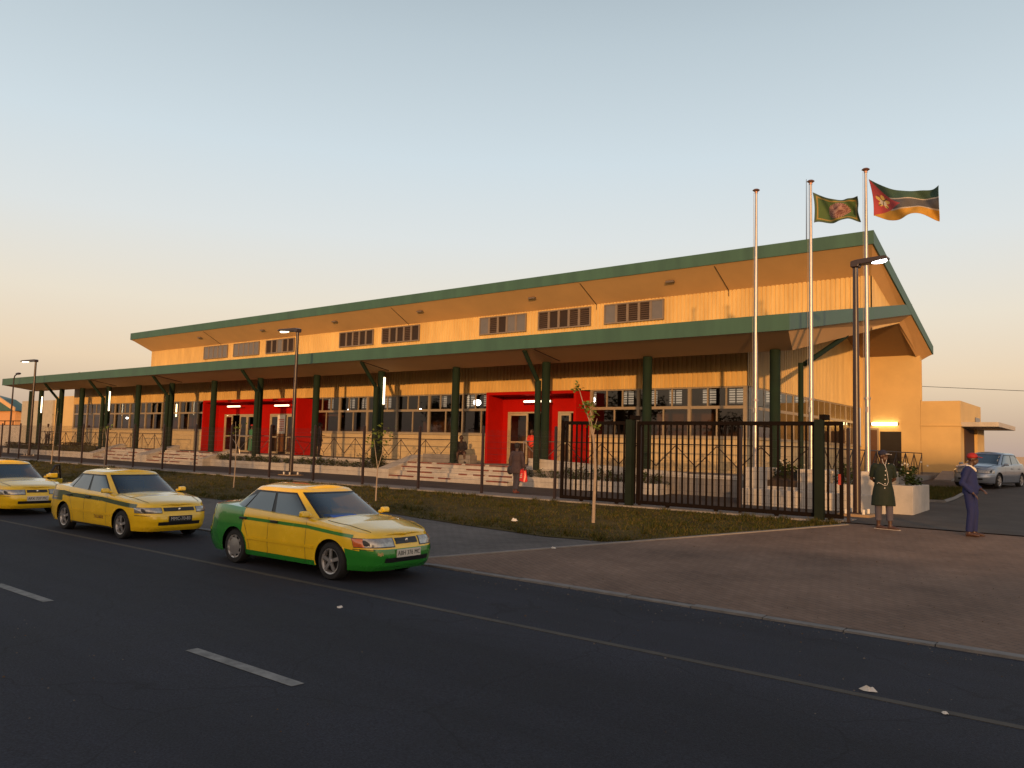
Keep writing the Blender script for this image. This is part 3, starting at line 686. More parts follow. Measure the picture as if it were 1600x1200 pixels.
# ------------------------------------------------------------------ flagpoles and flags
for x, h, lab in ((-10.008, 10.181, 'bare steel flagpole without a flag, leftmost of the three'), (-8.244, 10.145, 'steel flagpole flying the gold-bordered green flag, middle of the three'), (-6.606, 10.199, 'steel flagpole flying the red and striped flag')):
    t = thing('flagpole', lab, 'flagpole', (x, 24.975, 1.163), 'steel flagpoles')
    m = MB(); m.tube([(x, 24.975, 1.145), (x, 24.975, 3.3), (x, 24.975, 6.0), (x, 24.975, h)], [.078, .073, .06, .038], 14); m.build('shaft', steel, t, smooth=True)
    m = MB(); m.lathe([(0, .04), (.08, .035), (.12, 0), (.08, -.03), (.05, -.05), (.05, -.1)], 14, (x, 24.975, h+.02)); m.build('finial', mat('copper_finial', (.40, .20, .13), .35, metal=.7), t, smooth=True)
    m = MB(); m.lathe([(.10, -.03), (.10, .03)], 12, (x, 24.975, 3.3)); m.box(x-.03, x+.03, 24.84, 24.912, 2.9, 3.05); m.build('collar', steel, t)
    m = MB(); m.tube([(x-.10, 24.93, 2.5), (x-.07, 24.948, h-.05)], .006, 4); m.build('halyard', mat('halyard_rope', (.30, .26, .22), .8), t)
def flag(label, tl, tr, br, bl, colour, mats, nu=96, nv=60, wave=.10, sag=0.0, k=1.6, ph=0.0, edge=0.0):
    tl, tr, br, bl = map(Vector, (tl, tr, br, bl))
    m = MB()
    def P(u, v):
        top = tl.lerp(tr, u); bot = bl.lerp(br, u); p = top.lerp(bot, v)
        p.z += sag*math.sin(math.pi*u)*(1-v)*-1+edge*math.sin(6.3*u*k+ph)*(0.4+.6*v)
        p.y += wave*math.sin(6.28*(k*u-.35*v)+ph)*(.25+.75*u)+.085*math.sin(6.28*(2.1*u+.9*v)+ph)*u**.7+.04*math.sin(6.28*(3.7*u-1.3*v))*u
        p.x += .04*math.sin(6.28*v*.5)*(1-u)
        return p
    vs = [P(i/nu, j/nv) for i in range(nu+1) for j in range(nv+1)]
    m.v = vs
    for i in range(nu):
        for j in range(nv):
            m.f.append((i*(nv+1)+j, (i+1)*(nv+1)+j, (i+1)*(nv+1)+j+1, i*(nv+1)+j+1)); m.m.append(colour((i+.5)/nu, (j+.5)/nv))
    o = m.build('flag', mats, smooth=True, angle=None); sd = o.modifiers.new('cloth', 'SOLIDIFY'); sd.thickness = .006
    return tag(o, label, 'flag', 'flags on the flagpoles')
def cloth(n, c): return mat(n, c, .85, var=.10, scale=6)
fm = [cloth('flag_green', (.055, .10, .028)), cloth('flag_edge', (.05, .075, .055)), cloth('flag_gold', (.26,.18,.05)), cloth('flag_emblem', (.28,.16,.13)), cloth('flag_emblem_dark', (.13, .05, .045))]
rf = random.Random(4); noise = [[rf.random() for _ in range(64)] for _ in range(64)]
def col1(u, v):
    d = min(u, (1-u), v*.62, (1-v)*.62)
    if d < .035: return 1
    if .055 < d < .080: return 2
    x, y = (u-.55)/.23, (v-.52)/.34; q = x*x+y*y
    if q < 1.0:
        if .80 < q: return 3 if int(math.atan2(y, x)*9) % 2 else 4
        if q < .22: return 3 if abs(x+y) < .22 or abs(y) < .1 else 4
        return 3 if noise[int(u*60)][int(v*48)] < .55 else 4
    return 0
flag('green flag with a gold border and a round pinkish emblem, on the middle flagpole', (-8.19, 24.975, 9.803), (-6.768, 24.795, 9.380), (-6.75, 24.795, 8.669), (-8.127, 24.975, 8.795), col1, fm, wave=.15, sag=.16, edge=.04, ph=.6)
nm = [cloth('stripe_green', (.035, .075, .05)), cloth('stripe_white', (.36,.32,.28)), cloth('stripe_black', (.075, .075, .085)), cloth('stripe_yellow', (.42, .22, .028)), cloth('triangle_red', (.33,.045,.05)), cloth('emblem_dark', (.10, .07, .04)), cloth('emblem_yellow', (.55, .38, .10)), cloth('book_white', (.5, .46, .40))]
def col2(u, v):
    if u < .46*(1-abs(2*v-1)):
        x, y = (u-.165)*1.55, (v-.5)                     # star with book, rifle and hoe
        r_, a = math.hypot(x, y), math.atan2(x, -y)
        if abs(x) < .075 and -.03 < y < .09: return 7 if abs(x) > .008 else 5
        if abs(abs(x)-(y+.02)*-1.0) < .022 and -.15 < y < .12 or abs(abs(x)-(y-.02)*.9) < .018 and -.02 < y < .17: return 5
        kk = math.cos(math.pi/5)/max(.3, math.cos((a+math.pi/5) % (2*math.pi/5)-math.pi/5))
        if r_ < .19*(.42+.58*max(0, math.cos(2.5*((a+math.pi/5) % (2*math.pi/5)-math.pi/5)))**1.4): return 6
        return 4
    if v < .30: return 0
    if v < .345: return 1
    if v < .655: return 2
    if v < .70: return 1
    return 3
flag('flag with a red hoist triangle and green, black and yellow stripes, on the right flagpole', (-6.534, 24.975, 9.902), (-4.52, 24.5, 9.19), (-4.60, 24.5, 8.32), (-6.39, 24.975, 8.705), col2, nm, nu=140, nv=96, wave=.24, sag=.24, edge=.08, k=1.25, ph=2.2)

# ------------------------------------------------------------------ lights on the building
def strip_light(label, p0, p1, m_, r=.045, grp='strip lights on the terminal'):
    t = thing('strip_light', label, 'strip light', p0, grp); p0, p1 = Vector(p0), Vector(p1); d = (p1-p0).normalized()
    m = MB(); m.tube([p0, p1], r, 8); m.build('tube', m_, t, smooth=True)
    m = MB(); m.tube([p0-d*.05, p0], r*1.15, 8); m.tube([p1, p1+d*.05], r*1.15, 8); off = Vector((0, .06, 0)); m.bar(p0+off, p1+off, .07, .03); m.build('housing', steel, t)
strip_light('upright lit strip light by the strutted column right of the left doorway', (-29.72, 26.93, 3.53), (-29.72, 26.93, 4.86), tube_on)
strip_light('upright lit strip light on the second column from the far left steps', (-58.45, 26.8, 3.42), (-58.45, 26.8, 4.8), tube_on)
strip_light('upright lit strip light at the far left end under the canopy', (-70.1, 26.8, 3.35), (-70.1, 26.8, 4.64), tube_on)
strip_light('short upright lit strip light seen inside the far left windows', (-57.2, 31.2, 3.2), (-57.2, 31.2, 4.15), tube_warm)
strip_light('short upright lit strip light beside the left edge of the large red doorway', (-50.3, 31.2, 3.2), (-50.3, 31.2, 4.15), tube_warm)
strip_light('lit horizontal strip light over the left door of the large red doorway', (-47.6, 29.5, 3.76), (-46.1, 29.5, 3.76), tube_on)
strip_light('lit horizontal strip light over the right door of the large red doorway', (-42.4, 29.5, 3.76), (-40.9, 29.5, 3.76), tube_on)
strip_light('lit horizontal strip light inside the single right red doorway', (-22.85, 29.4, 3.72), (-21.3, 29.4, 3.72), tube_on)
strip_light('long warm lit strip light on the ochre end block above the dark doorway', (-11.75, YP-.12, 3.37), (-10.5, YP-.12, 3.37), tube_warm, r=.075)
def hall_lamp(label, x, y, z, r, m_):
    t = thing('hall_lamp', label, 'lamp', (x, y, 5.2), 'lamps hanging inside the hall')
    m = MB(); m.ball((x, y, z), (r*1.25, r*1.25, r), 8); m.build('globe', m_, t, smooth=True)
    m = MB(); m.tube([(x, y, z), (x, y, 5.2)], .01, 4); m.build('cord', darksteel, t)
for x, y, z, r, where in ((-39.6, 33, 3.68, .06, 'right of the large left doorway'), (-33.25, 33, 3.63, .07, 'behind the windows above the leafy sapling'), (-21.5, 33, 4.02, .17, 'just right of the single right doorway'), (-28.9, 33, 3.98, .17, 'just left of the single right doorway'), (-68.5, 33, 3.2, .08, 'behind the farthest left windows'), (-52.5, 33, 3.9, .08, 'left of the large left doorway')):
    hall_lamp('small lit lamp hanging inside the hall, '+where, x, y, z, r, lamp_white)

# ------------------------------------------------------------------ distant buildings and walls
ob = thing('side_building', 'plain ochre and grey building beyond the left end of the canopy', 'building', (-82, 33.5, 0))
m = MB(); m.box(-84.4, -76, 33.5, 42, 0, 5.35); m.build('wall', plaster, ob)
m = MB(); m.box(-92, -84.4, 33.3, 42, 0, 5.0); m.build('wall', mat('grey_plaster', (.36, .32, .25), .85), ob)
lh = thing('house', 'far small orange house with a green pitched roof at the left edge', 'house', (-176, 62, 0))
m = MB(); m.box(-200, -168.6, 60, 63, 0, 6.0); m.build('wall', mat('orange_wall', (.55, .27, .10), .85), lh)
m = MB(); m.prism([(-203, 59.5, 6.0), (-168, 59.5, 6.0), (-176.5, 59.5, 8.4), (-190, 59.5, 10)], (0, 3.2, 0)); m.build('roof', green, lh)
m = MB(); m.prism([(-190, 59.2, 9.9), (-176.5, 59.2, 8.3), (-167.3, 59.2, 5.9), (-167.3, 59.2, 6.6), (-176.5, 59.2, 9.1), (-190, 59.2, 10.7)], (0, .25, 0)); m.build('barge_board', soffit, lh)
bwL = thing('boundary_wall', 'beige boundary wall with a dark barred top beyond the left end of the terminal', 'wall', (-105, 34, 0))
m = MB(); m.box(-140, -94, 34, 34.25, 0, 2.5); m.build('wall', white_conc, bwL)
m = MB()
m.box(-140, -94, 34.05, 34.15, 2.95, 3.03); m.box(-140, -94, 34.05, 34.15, 2.5, 2.56)
for k in range(20): m.box(-94-k*2.3-.04, -94-k*2.3+.04, 34.06, 34.14, 2.5, 2.95)
m.build('bars', gatem, bwL)
m = MB(); m.box(-16, 60, 88, 88.3, .5, 2.05); tag(m.build('boundary_wall', mat('pale_wall', (.30, .26, .23), .9)), 'low pale boundary wall far behind the silver car', 'wall')
pl = thing('power_line', 'single thin overhead wire crossing the sky right of the terminal', 'power line', (-8, 80, 0))
m = MB(); m.tube([(-24+k*4, 80, 8.72-.0736*k*4+.004*(k*4-16)**2*.05) for k in range(22)], .022, 5); m.build('wire', gatem, pl)
m = MB(); m.tube([(61, 80, .5), (61, 80, 7)], [.14, .1], 8); m.build('pole', lamp_brown, pl)

# ------------------------------------------------------------------ litter
def litter(label, x, y, z, s_, seed):
    rn = random.Random(seed); m = MB(); n = 9
    ring = [(x+s_*math.cos(k/n*6.283)*rn.uniform(.6, 1.1), y+s_*.8*math.sin(k/n*6.283)*rn.uniform(.6, 1.1), z+rn.uniform(0, .012)) for k in range(n)]
    mid = [(x+s_*.5*math.cos(k/n*6.283+.3), y+s_*.4*math.sin(k/n*6.283+.3), z+rn.uniform(.25, .7)*s_) for k in range(n)]
    m.add(ring+mid+[(x, y, z+.35*s_)], [(k, (k+1) % n, n+(k+1) % n) for k in range(n)]+[(k, n+(k+1) % n, n+k) for k in range(n)]+[(n+k, n+(k+1) % n, 2*n) for k in range(n)])
    tag(m.build('litter', papr), label, 'litter', 'scraps of litter')
litter('crumpled white scrap of paper on the road in front of the green and yellow taxi', -8.2, 6.83, -.543, .055, 1)
litter('crumpled white scrap of paper on the road edge line at the right', -2.09, 7.86, -.54, .075, 2)
litter('tiny dull leaf scrap at the right end of the road edge line', -1.42, 7.6, -.54, .035, 3)
litter('small white scrap of paper on the pavement by the apron edging', -9.2, 12.9, plane_z(12.9)+.004, .06, 4)
litter('flat pale scrap of paper in the grass behind the green and yellow taxi', -12.1, 15.3, plane_z(15.3)+.05, .10, 5)
# ------------------------------------------------------------------ cars
rubber = mat('tyre_rubber', (0.012, 0.011, 0.011), 0.8, var=0.3, scale=12)
black_trim = mat('black_trim', (0.010, 0.010, 0.011), 0.45, var=0.1)
under = mat('underbody', (0.006, 0.006, 0.006), 0.9, var=0)
carglass = mat('tinted_car_glass', (0.026, 0.034, 0.040), 0.03, var=0, spec=1.0, coat=0.6)
screen = glassmat('windscreen_glass', (0.42, 0.46, 0.50), 0.01, 0.15)
alloy = mat('alloy_rim', (0.42, 0.40, 0.39), 0.35, metal=0.7, var=0.1)
chrome = mat('chrome_trim', (0.7, 0.7, 0.72), 0.12, metal=1.0, var=0)
lampglass = mat('headlamp_lens', (0.36, 0.34, 0.31), 0.10, metal=0.35, var=0.35, scale=14, coat=1.0)
amber = mat('amber_lens', (0.60, 0.13, 0.03), 0.2, var=0.15, scale=30, coat=1.0)
seat = mat('seat_cloth', (0.035, 0.035, 0.04), 0.9, var=0.2)
def carpaint(name, c): return mat(name, c, 0.26, var=0.07, scale=1.4, coat=0.9, dirt=[q*.82 for q in c])
yellow = carpaint('yellow_taxi_paint', (0.84, 0.525, 0.010))
tgreen = carpaint('green_taxi_paint', (0.022, 0.21, 0.022))
dgreen = carpaint('dark_green_stripe_paint', (0.022, 0.060, 0.025))
silver = mat('silver_car_paint', (0.24, 0.28, 0.35), 0.30, metal=0.5, var=0.05, coat=0.6)
plate_w = mat('white_plate', (0.55, 0.52, 0.46), 0.5, var=0.05); plate_k = mat('black_plate', (0.012, 0.012, 0.012), 0.5, var=0)
ink = mat('plate_ink', (0.012, 0.012, 0.012), 0.6, var=0); chalk = mat('plate_silver', (0.45, 0.44, 0.42), 0.5, var=0)
def interp(tab, x):
    if x <= tab[0][0]: return tab[0][1]
    for (a, p), (b, q) in zip(tab, tab[1:]):
        if x <= b:
            t = (x-a)/(b-a); t = t*t*(3-2*t)*.5+t*.5; return p+(q-p)*t
    return tab[-1][1]
SEDAN = dict(
    ax=1.2325, xf=[(.15, 1.98), (.28, 2.07), (.42, 2.10), (.52, 2.085), (.60, 2.05), (.74, 1.96)], xr=[(.15, -2.10), (.35, -2.22), (.55, -2.23), (.62, -2.19), (.95, -2.13)],
    hw=[(.15, .795), (.30, .828), (.50, .846), (.68, .844), (.80, .832), (1.0, .80)],
    sh=[(-2.2, .965), (-1.5, .985), (-.9, .955), (0, .92), (.9, .885), (1.4, .83), (1.75, .765), (1.95, .715), (2.1, .69)],
    zb=.19, crown=.055, g_f=(1.06, .25), g_r=(-1.84, -1.10), g_w=(.785, .625), z0=.84, z1=1.335, rc=.05, wr=.292, arch=.345, nf=5.0, nr=7.0, ng=5.2)
HATCH = dict(SEDAN); HATCH.update(
    ax=1.285, xf=[(.15, 2.00), (.28, 2.08), (.42, 2.11), (.55, 2.08), (.66, 2.0), (.80, 1.88)], xr=[(.15, -2.0), (.35, -2.07), (.6, -2.06), (1.0, -1.98)],
    sh=[(-2.1, 1.0), (-1.0, .99), (0, .96), (.9, .94), (1.4, .90), (1.75, .83), (1.95, .76), (2.1, .72)], g_f=(1.30, .30), g_r=(-2.0, -1.45), g_w=(.775, .60), z0=.88, z1=1.44, wr=.30, arch=.35, crown=.075)
class Car:
    def __init__(s, D, root): s.D = D; s.t = root; s.xc = -0.03
    def ext(s, z, x):
        D = s.D; return interp(D['xf'], z), interp(D['xr'], z), interp(D['hw'], z)
    def pt(s, th, z, side, off=0.0):
        """point of the lower body at plan angle th (0 front centre, pi rear centre) and height z"""
        D = s.D; c, si = math.cos(th), math.sin(th)
        xf, xr, hw = s.ext(z, 0); n = D['nf'] if c >= 0 else D['nr']
        xn = abs(c)**(2/n); yn = abs(si)**(2/n)
        x = s.xc+(xf-s.xc)*xn if c >= 0 else s.xc-(s.xc-xr)*xn
        p = Vector((x, side*hw*yn, z))
        if off:
            L = (xf-s.xc) if c >= 0 else (s.xc-xr)
            nx = (xn**(n-1))/L*(1 if c >= 0 else -1); ny = side*(yn**(n-1))/hw; q = Vector((nx, ny, 0)); q.normalize(); p += q*off
        return p
    def th_x(s, x, z):
        xf, xr, hw = s.ext(z, 0)
        if x >= s.xc: return math.acos(min(1, ((x-s.xc)/(xf-s.xc))**(s.D['nf']/2)))
        return math.pi-math.acos(min(1, ((s.xc-x)/(s.xc-xr))**(s.D['nr']/2)))
    def th_y(s, y, z):
        hw = s.ext(z, 0)[2]; return math.asin(min(1, (abs(y)/hw)**(s.D['nf']/2)))
    def zsh(s, x): return interp(s.D['sh'], x)
    def gh(s, th, l, side, off=0.0):
        D = s.D; c, si = math.cos(th), math.sin(th); n = D['ng']
        e = 0 if l < .92 else (l-.92)/.08
        lf = min(l, .92)/.92
        f = lerp(D['g_f'][0], D['g_f'][1], lf)-e*.10; r = lerp(D['g_r'][0], D['g_r'][1], lf)+e*.10
        w_ = lerp(D['g_w'][0], D['g_w'][1], lf)-e*.055; xc = (f+r)/2; h = (f-r)/2
        z = lerp(D['z0'], D['z1'], lf*.9+.1*math.sin(e*1.57))
        xn = abs(c)**(2/n)*(1 if c >= 0 else -1); yn = abs(si)**(2/n)
        p = Vector((xc+h*xn, side*w_*yn, z))
        if off:
            q = Vector(((abs(xn)**(n-1))/h*(1 if xn >= 0 else -1), side*(yn**(n-1))/w_, .35)); q.normalize(); p += q*off
        return p
    def g_thx(s, xn): return math.acos(abs(xn)**(s.D['ng']/2)) if xn >= 0 else math.pi-math.acos(abs(xn)**(s.D['ng']/2))
    def g_thy(s, yn): return math.asin(abs(yn)**(s.D['ng']/2))
    def gpatch(s, m, th0, th1, l0, l1, nt, nl, side, off=0.0, mi=0):
        if off > 0 and side < 0: th0, th1 = th1, th0
        fn = lambda u, v: s.gh(lerp(th0, th1, u), lerp(l0, l1, v), side, off)
        m.grid(fn, nt, nl, mi)
    def ribbon(s, m, pts, wdt, side, off=.003, mi=0):
        """strip of width wdt along (x, z) points of the body side"""
        q = []
        for i, (x, z) in enumerate(pts):
            a, b = pts[max(0, i-1)], pts[min(len(pts)-1, i+1)]; dx, dz = b[0]-a[0], b[1]-a[1]; L = math.hypot(dx, dz) or 1
            ox, oz = -dz/L*wdt/2, dx/L*wdt/2
            for sg in (1, -1):
                xx, zz = x+sg*ox, z+sg*oz; q.append(s.pt(s.th_x(xx, zz), zz, side, off))
        m.add(q, [(2*i, 2*i+2, 2*i+3, 2*i+1) for i in range(len(pts)-1)], mi)
def make_car(name, label, loc, rz, D, paint, plate, plate_kind, group, style, blue=False, tilt=0):
    root = thing(name, label, 'taxi' if 'taxi' in name else 'car', loc, group, local=True, rz=rz); C_ = Car(D, root); mats, colour = paint
    front_n = [C_.th_y(y, .5) for y in [k*.80/14 for k in range(15)]]
    side_n = [C_.th_x(x, .5) for x in [1.70-k*(3.5/104) for k in range(105)]]
    rear_n = [math.pi-math.asin(min(1, (y/.846)**(D['nr']/2))) for y in [.78-k*.78/12 for k in range(13)]]
    ths = front_n+[t for t in side_n if t > front_n[-1]+.01 and t < rear_n[0]-.01]+rear_n
    NT = 18; zb = D['zb']; m = MB()
    tl = [0, .05, .11, .17, .23, .29, .35, .41, .47, .53, .59, .65, .71, .77, .83, .89, .94, .975, 1.0]
    def P(th, t, side):
        p = C_.pt(th, zb+t*.6, side); z = zb
        for _ in range(3): z = zb+t*(C_.zsh(p.x)-zb); p = C_.pt(th, z, side)
        if t > .93: p.y *= 1-.25*(t-.93)**1.2*1.2
        return p
    for side in (-1, 1):
        vs = [P(th, t, side) for th in ths for t in tl]; n = len(tl); ins = []; vs0 = [p.copy() for p in vs]
        for p in vs:
            hit = None
            for xa in (D['ax'], -D['ax']):
                if (p.x-xa)**2+(p.z-D['wr'])**2 < D['arch']**2 and abs(p.y) > .5: hit = xa
            ins.append(hit)
        fs = []
        for i in range(len(ths)-1):
            for j in range(n-1):
                q = (i*n+j, (i+1)*n+j, (i+1)*n+j+1, i*n+j+1)
                if all(ins[k] is not None for k in q): continue
                fs.append(q if side > 0 else q[::-1])
        for k, p in enumerate(vs):
            if ins[k] is not None:
                dx, dz = p.x-ins[k], p.z-D['wr']; L = math.hypot(dx, dz) or 1
                if dz < .02: p.x = ins[k]+math.copysign(math.sqrt(D['arch']**2-dz*dz), dx)
                else: p.x = ins[k]+dx/L*D['arch']; p.z = D['wr']+dz/L*D['arch']
        o = len(m.v); m.v += [tuple(p) for p in vs]
        for q in fs:
            c = sum((vs[k] for k in q), Vector())/4; i = min(q)//n
            m.f.append(tuple(k+o for k in q)); m.m.append(colour((vs0[i*n+9].x+vs0[(i+1)*n+9].x)/2 if i+1 < len(ths) else c.x, c.y, c.z))
    # bonnet, cowl and boot deck
    NV = 20; rows = []
    for th in ths:
        p = P(th, 1, 1); row = []
        for k in range(NV+1):
            v = 2*k/NV-1; v = math.copysign(abs(v)**.8, v); y = p.y*v; row.append((p.x+(.03*(1-v*v) if th < .6 else 0), y, p.z+D['crown']*min(1, p.y/.6)*(1-abs(v)**2.4)))
        rows.append(row)
    o = len(m.v); m.v += [q for r in rows for q in r]
    for i in range(len(rows)-1):
        for k in range(NV):
            q = (o+i*(NV+1)+k, o+i*(NV+1)+k+1, o+(i+1)*(NV+1)+k+1, o+(i+1)*(NV+1)+k); m.f.append(q); c = rows[i][k]; m.m.append(colour(c[0], c[1], 2.0 if c[0] > -1 else .92))
    # pillars, roof
    A0, A1 = C_.g_thy(.86), C_.g_thx(.745); Cq = C_.g_thx(-.80); RB = math.pi-C_.g_thy(.80)
    gcol = lambda p: colour(p.x, p.y, 1.0+p.z)
    for side in (-1, 1):
        mm = MB()
        C_.gpatch(mm, 0, math.pi, -.12, .10, 60, 2, side); C_.gpatch(mm, 0, math.pi, .895, 1.0, 60, 6, side)
        C_.gpatch(mm, A0, A1, .10, .895, 5, 8, side); C_.gpatch(mm, Cq-.25, RB, .10, .895, 12, 8, side); C_.gpatch(mm, A1, Cq, .10, .895, 30, 8, side, -.004)
        C_.gpatch(mm, RB, math.pi, .10, .895, 8, 8, side, -.004)
        o = len(m.v); m.v += mm.v
        for q in mm.f:
            c = sum((Vector(mm.v[k]) for k in q), Vector())/4
            m.f.append(tuple(k+o for k in (q if side < 0 else q[::-1]))); m.m.append(gcol(c))
    def roof(u, v):
        th = u*math.pi; a, b_ = C_.gh(th, 1, -1), C_.gh(th, 1, 1); s_ = 2*v-1
        return Vector((a.x, lerp(a.y, b_.y, v), a.z+D['rc']*(1-abs(s_)**2.2)*min(1, abs(a.y)/.35)))
    o = len(m.v); mm = MB(); mm.grid(roof, 40, 14); m.v += mm.v
    for q in mm.f: c = mm.v[q[0]]; m.f.append(tuple(k+o for k in q)); m.m.append(colour(c[0], c[1], 2.3))
    body = m.build('body', mats, root, smooth=True, angle=38)
    b = MB(); b.box(-1.95, 1.85, -.60, .60, .17, .62); 
    for xa in (D['ax'], -D['ax']): b.box(xa-.42, xa+.42, -.74, .74, .42, .70)
    b.build('underbody', under, root)
    # glazing
    b = MB()
    for side in (-1, 1): C_.gpatch(b, 0, A0, .10, .895, 12, 8, side, .001)
    b.build('windscreen', screen, root, smooth=True)
    b = MB()
    for side in (-1, 1):
        C_.gpatch(b, 0, A0+.02, .065, .135, 14, 1, side, .004); C_.gpatch(b, 0, A0+.02, .862, .908, 14, 1, side, .004); C_.gpatch(b, A0-.065, A0+.035, .10, .895, 2, 8, side, .0035)
    b.build('windscreen_seal', black_trim, root)
    b = MB()
    for side in (-1, 1): C_.gpatch(b, RB, math.pi, .14, .82, 8, 8, side, .004)
    b.build('rear_screen', carglass, root, smooth=True)
    spans = [(.725, .13), (.05, -.52), (-.565, -.765)] if D is SEDAN else [(.725, .10), (.02, -.50), (-.545, -.765)]
    for side in (-1, 1):
        b = MB(); C_.gpatch(b, A1-.03, Cq-.03,   .095, .885, 40, 8, side, .003); b.build('window_surround', black_trim, root, smooth=True)
        for i, (x0, x1) in enumerate(spans):
            b = MB(); t0, t1 = C_.g_thx(x0), C_.g_thx(x1); up = .845 if i < 2 else .76
            b.grid(lambda u, v: C_.gh(lerp(t0, t1, u), lerp(.155, up-.02-(0.18*u if i == 2 else 0), v), side, .008), 14, 8); b.build('side_window', carglass, root, smooth=True)
    # interior
    b = MB(); b.box(-1.1, .95, -.62, .62, .55, .60); b.prism([(.62, -.62, .6), (1.0, -.62, .6), (1.0, -.62, .86), (.72, -.62, .88)], (0, 1.24, 0)); b.build('dashboard', under, root)
    for y in (-.34, .34):
        b = MB(); b.box(-.35, .15, y-.24, y+.24, .55, .68); b.prism([(-.35, y-.23, .66), (-.22, y-.23, .66), (-.42, y-.23, 1.12), (-.52, y-.23, 1.12)], (0, .46, 0)); b.box(-.52, -.44, y-.12, y+.12, 1.14, 1.27); b.build('seat', seat, root, bevel=.03)
    b = MB(); b.box(-1.35, -1.25, -.58, .58, .6, 1.12); b.build('rear_seat', seat, root, bevel=.03)
    b = MB(); n_ = 20; yw = -.36 if D is SEDAN else .36
    b.tube([(.50-.06*math.sin(k/n_*6.283), yw+.18*math.cos(k/n_*6.283), .93+.17*math.sin(k/n_*6.283)) for k in range(n_+1)], .014, 6); b.bar((.5, yw-.17, .93), (.5, yw+.17, .93), .02, .04); b.build('steering_wheel', under, root)
    if blue:
        b = MB(); b.prism([(.66, -.50, .885), (.93, -.50, .872), (.93, .02, .872), (.70, .06, .885)], (0, -.02, .07)); b.build('blue_cloth', mat('blue_cloth', (.035, .11, .45), .8, var=.2, scale=10), root, bevel=.02)
    b = MB()
    for k, l in enumerate((.79, .70, .52, .44)): C_.gpatch(b, A0-.16, A0-.08, l-.025, l+.02, 2, 1, 1, .005)
    b.build('screen_stickers', papr, root)
    for y0, y1 in ((-.05, -.60), (.50, -.02)):
        b = MB(); p0 = C_.gh(C_.g_thy(abs(y0)/D['g_w'][0]), .07, math.copysign(1, y0), .02); p1 = C_.gh(C_.g_thy(abs(y1)/D['g_w'][0]), .145, math.copysign(1, y1), .012); b.bar(p0, p1, .018, .018); b.build('wiper', black_trim, root)
    # nose
    lz0, lz1 = style.get('lamp', (.555, .675)); gy = style.get('grille', .26)
    for side in (-1, 1):
        zt = lambda x: min(lz1, C_.zsh(x)-.012)
        def lp(th0, th1, z0, z1, m_, nm, par=root, off=.008):
            b = MB()
            def fn(u, v):
                th = lerp(th0, th1, u); p = C_.pt(th, .6, side); return C_.pt(th, lerp(z0, min(z1, C_.zsh(p.x)-.004), v), side, off+.012*math.sin(math.pi*u)*math.sin(math.pi*v))
            b.grid(fn, 12, 6); return b.build(nm, m_, par, smooth=True)
        t0, t1, t2 = C_.th_y(gy+.05, .6), C_.th_y(.70, .6), C_.th_x(1.68, .6)
        h = lp(t0, t1, lz0, lz1, lampglass, 'headlight'); lp(t1+.004, t2, lz0-.005, lz1-.005, amber if style.get('amber') and side < 0 else lampglass, 'indicator', root)
        lp(t0-.01, t2+.01, lz0-.014, lz1+.004, black_trim, 'lamp_surround', root, off=.0035)
    def fpatch(nm, y0, y1, z0, z1, m_, off=.008, par=root, ny=10, nz=3):
        b = MB(); b.grid(lambda u, v: C_.pt(C_.th_y(lerp(y0, y1, u), lerp(z0, z1, v)), lerp(z0, z1, v), math.copysign(1, lerp(y0, y1, u)+1e-9), off), ny, nz); return b.build(nm, m_, par, smooth=True)
    g = fpatch('grille', -gy, gy, style.get('gz', .585), style.get('gz1', .672), black_trim)
    b = MB()
    for k in range(4): 
        zz = lerp(style.get('gz', .585)+.015, style.get('gz1', .672)-.015, k/3); b.grid(lambda u, v: C_.pt(C_.th_y(lerp(-gy+.02, gy-.02, u), zz), zz+(v-.5)*.006, math.copysign(1, lerp(-gy+.02, gy-.02, u)+1e-9), .014), 10, 1)
    b.build('grille_bars', mat('grille_grey', (.06, .06, .06), .4), g)
    b = MB(); p = C_.pt(0, .63, 1, .018); b.lathe([(0, .008), (.03, .004), (.032, 0)], 10, (p.x, 0, .63), 'x'); b.build('badge', chrome, g)
    fpatch('lower_intake', -.46, .46, .315, .385, black_trim)
    b = MB(); p = C_.pt(0, .45, 1, 0).x+.02; zp = style.get('pz', .445); b.box(p-.012, p+.004, -.26, .26, zp-.06, zp+.06); pl_ = b.build('number_plate', plate_w if plate_kind == 'w' else plate_k, root, bevel=.004)
    if plate: text_mesh('plate_text', plate, .098, ink if plate_kind == 'w' else chalk, pl_, (p+.006, 0, zp), (R(90), 0, R(90)), .001, sx=.92)
    for side in (-1, 1):
        b = MB(); C_.ribbon(b, [(2.0-.04*k, .515) for k in range(9)], .009, side, .002)
        C_.ribbon(b, [(.66, .22+k*.07) for k in range(10)], .008, side, .002); C_.ribbon(b, [(-.30, .22+k*.07) for k in range(10)], .008, side, .002)
        C_.ribbon(b, [(-1.06, .90), (-1.02, .80), (-.93, .68), (-.84, .5), (-.80, .3), (-.80, .22)], .008, side, .002); b.build('panel_gap', black_trim, root)
        b = MB(); C_.ribbon(b, [(.85-.1*k, .475) for k in range(18)], .045, side, .012); b.build('rubbing_strip', mats[style.get('rub', 0)], root, smooth=True)
        for xa in (D['ax'], -D['ax']):
            b = MB(); C_.ribbon(b, [q for q in [(xa+math.cos(a)*(D['arch']+.006), D['wr']+math.sin(a)*(D['arch']+.006)) for a in [math.pi*k/24 for k in range(-2, 27)]] if q[1] > .20 and (q[1] > .52 or q[0] < xa or xa < 0 or not style.get('amber'))], .022, side, .006)
            b.build('arch_lip', mats[0 if xa > 0 else colour(xa-.3, 0, .5)], root, smooth=True)
        b = MB(); pts = []
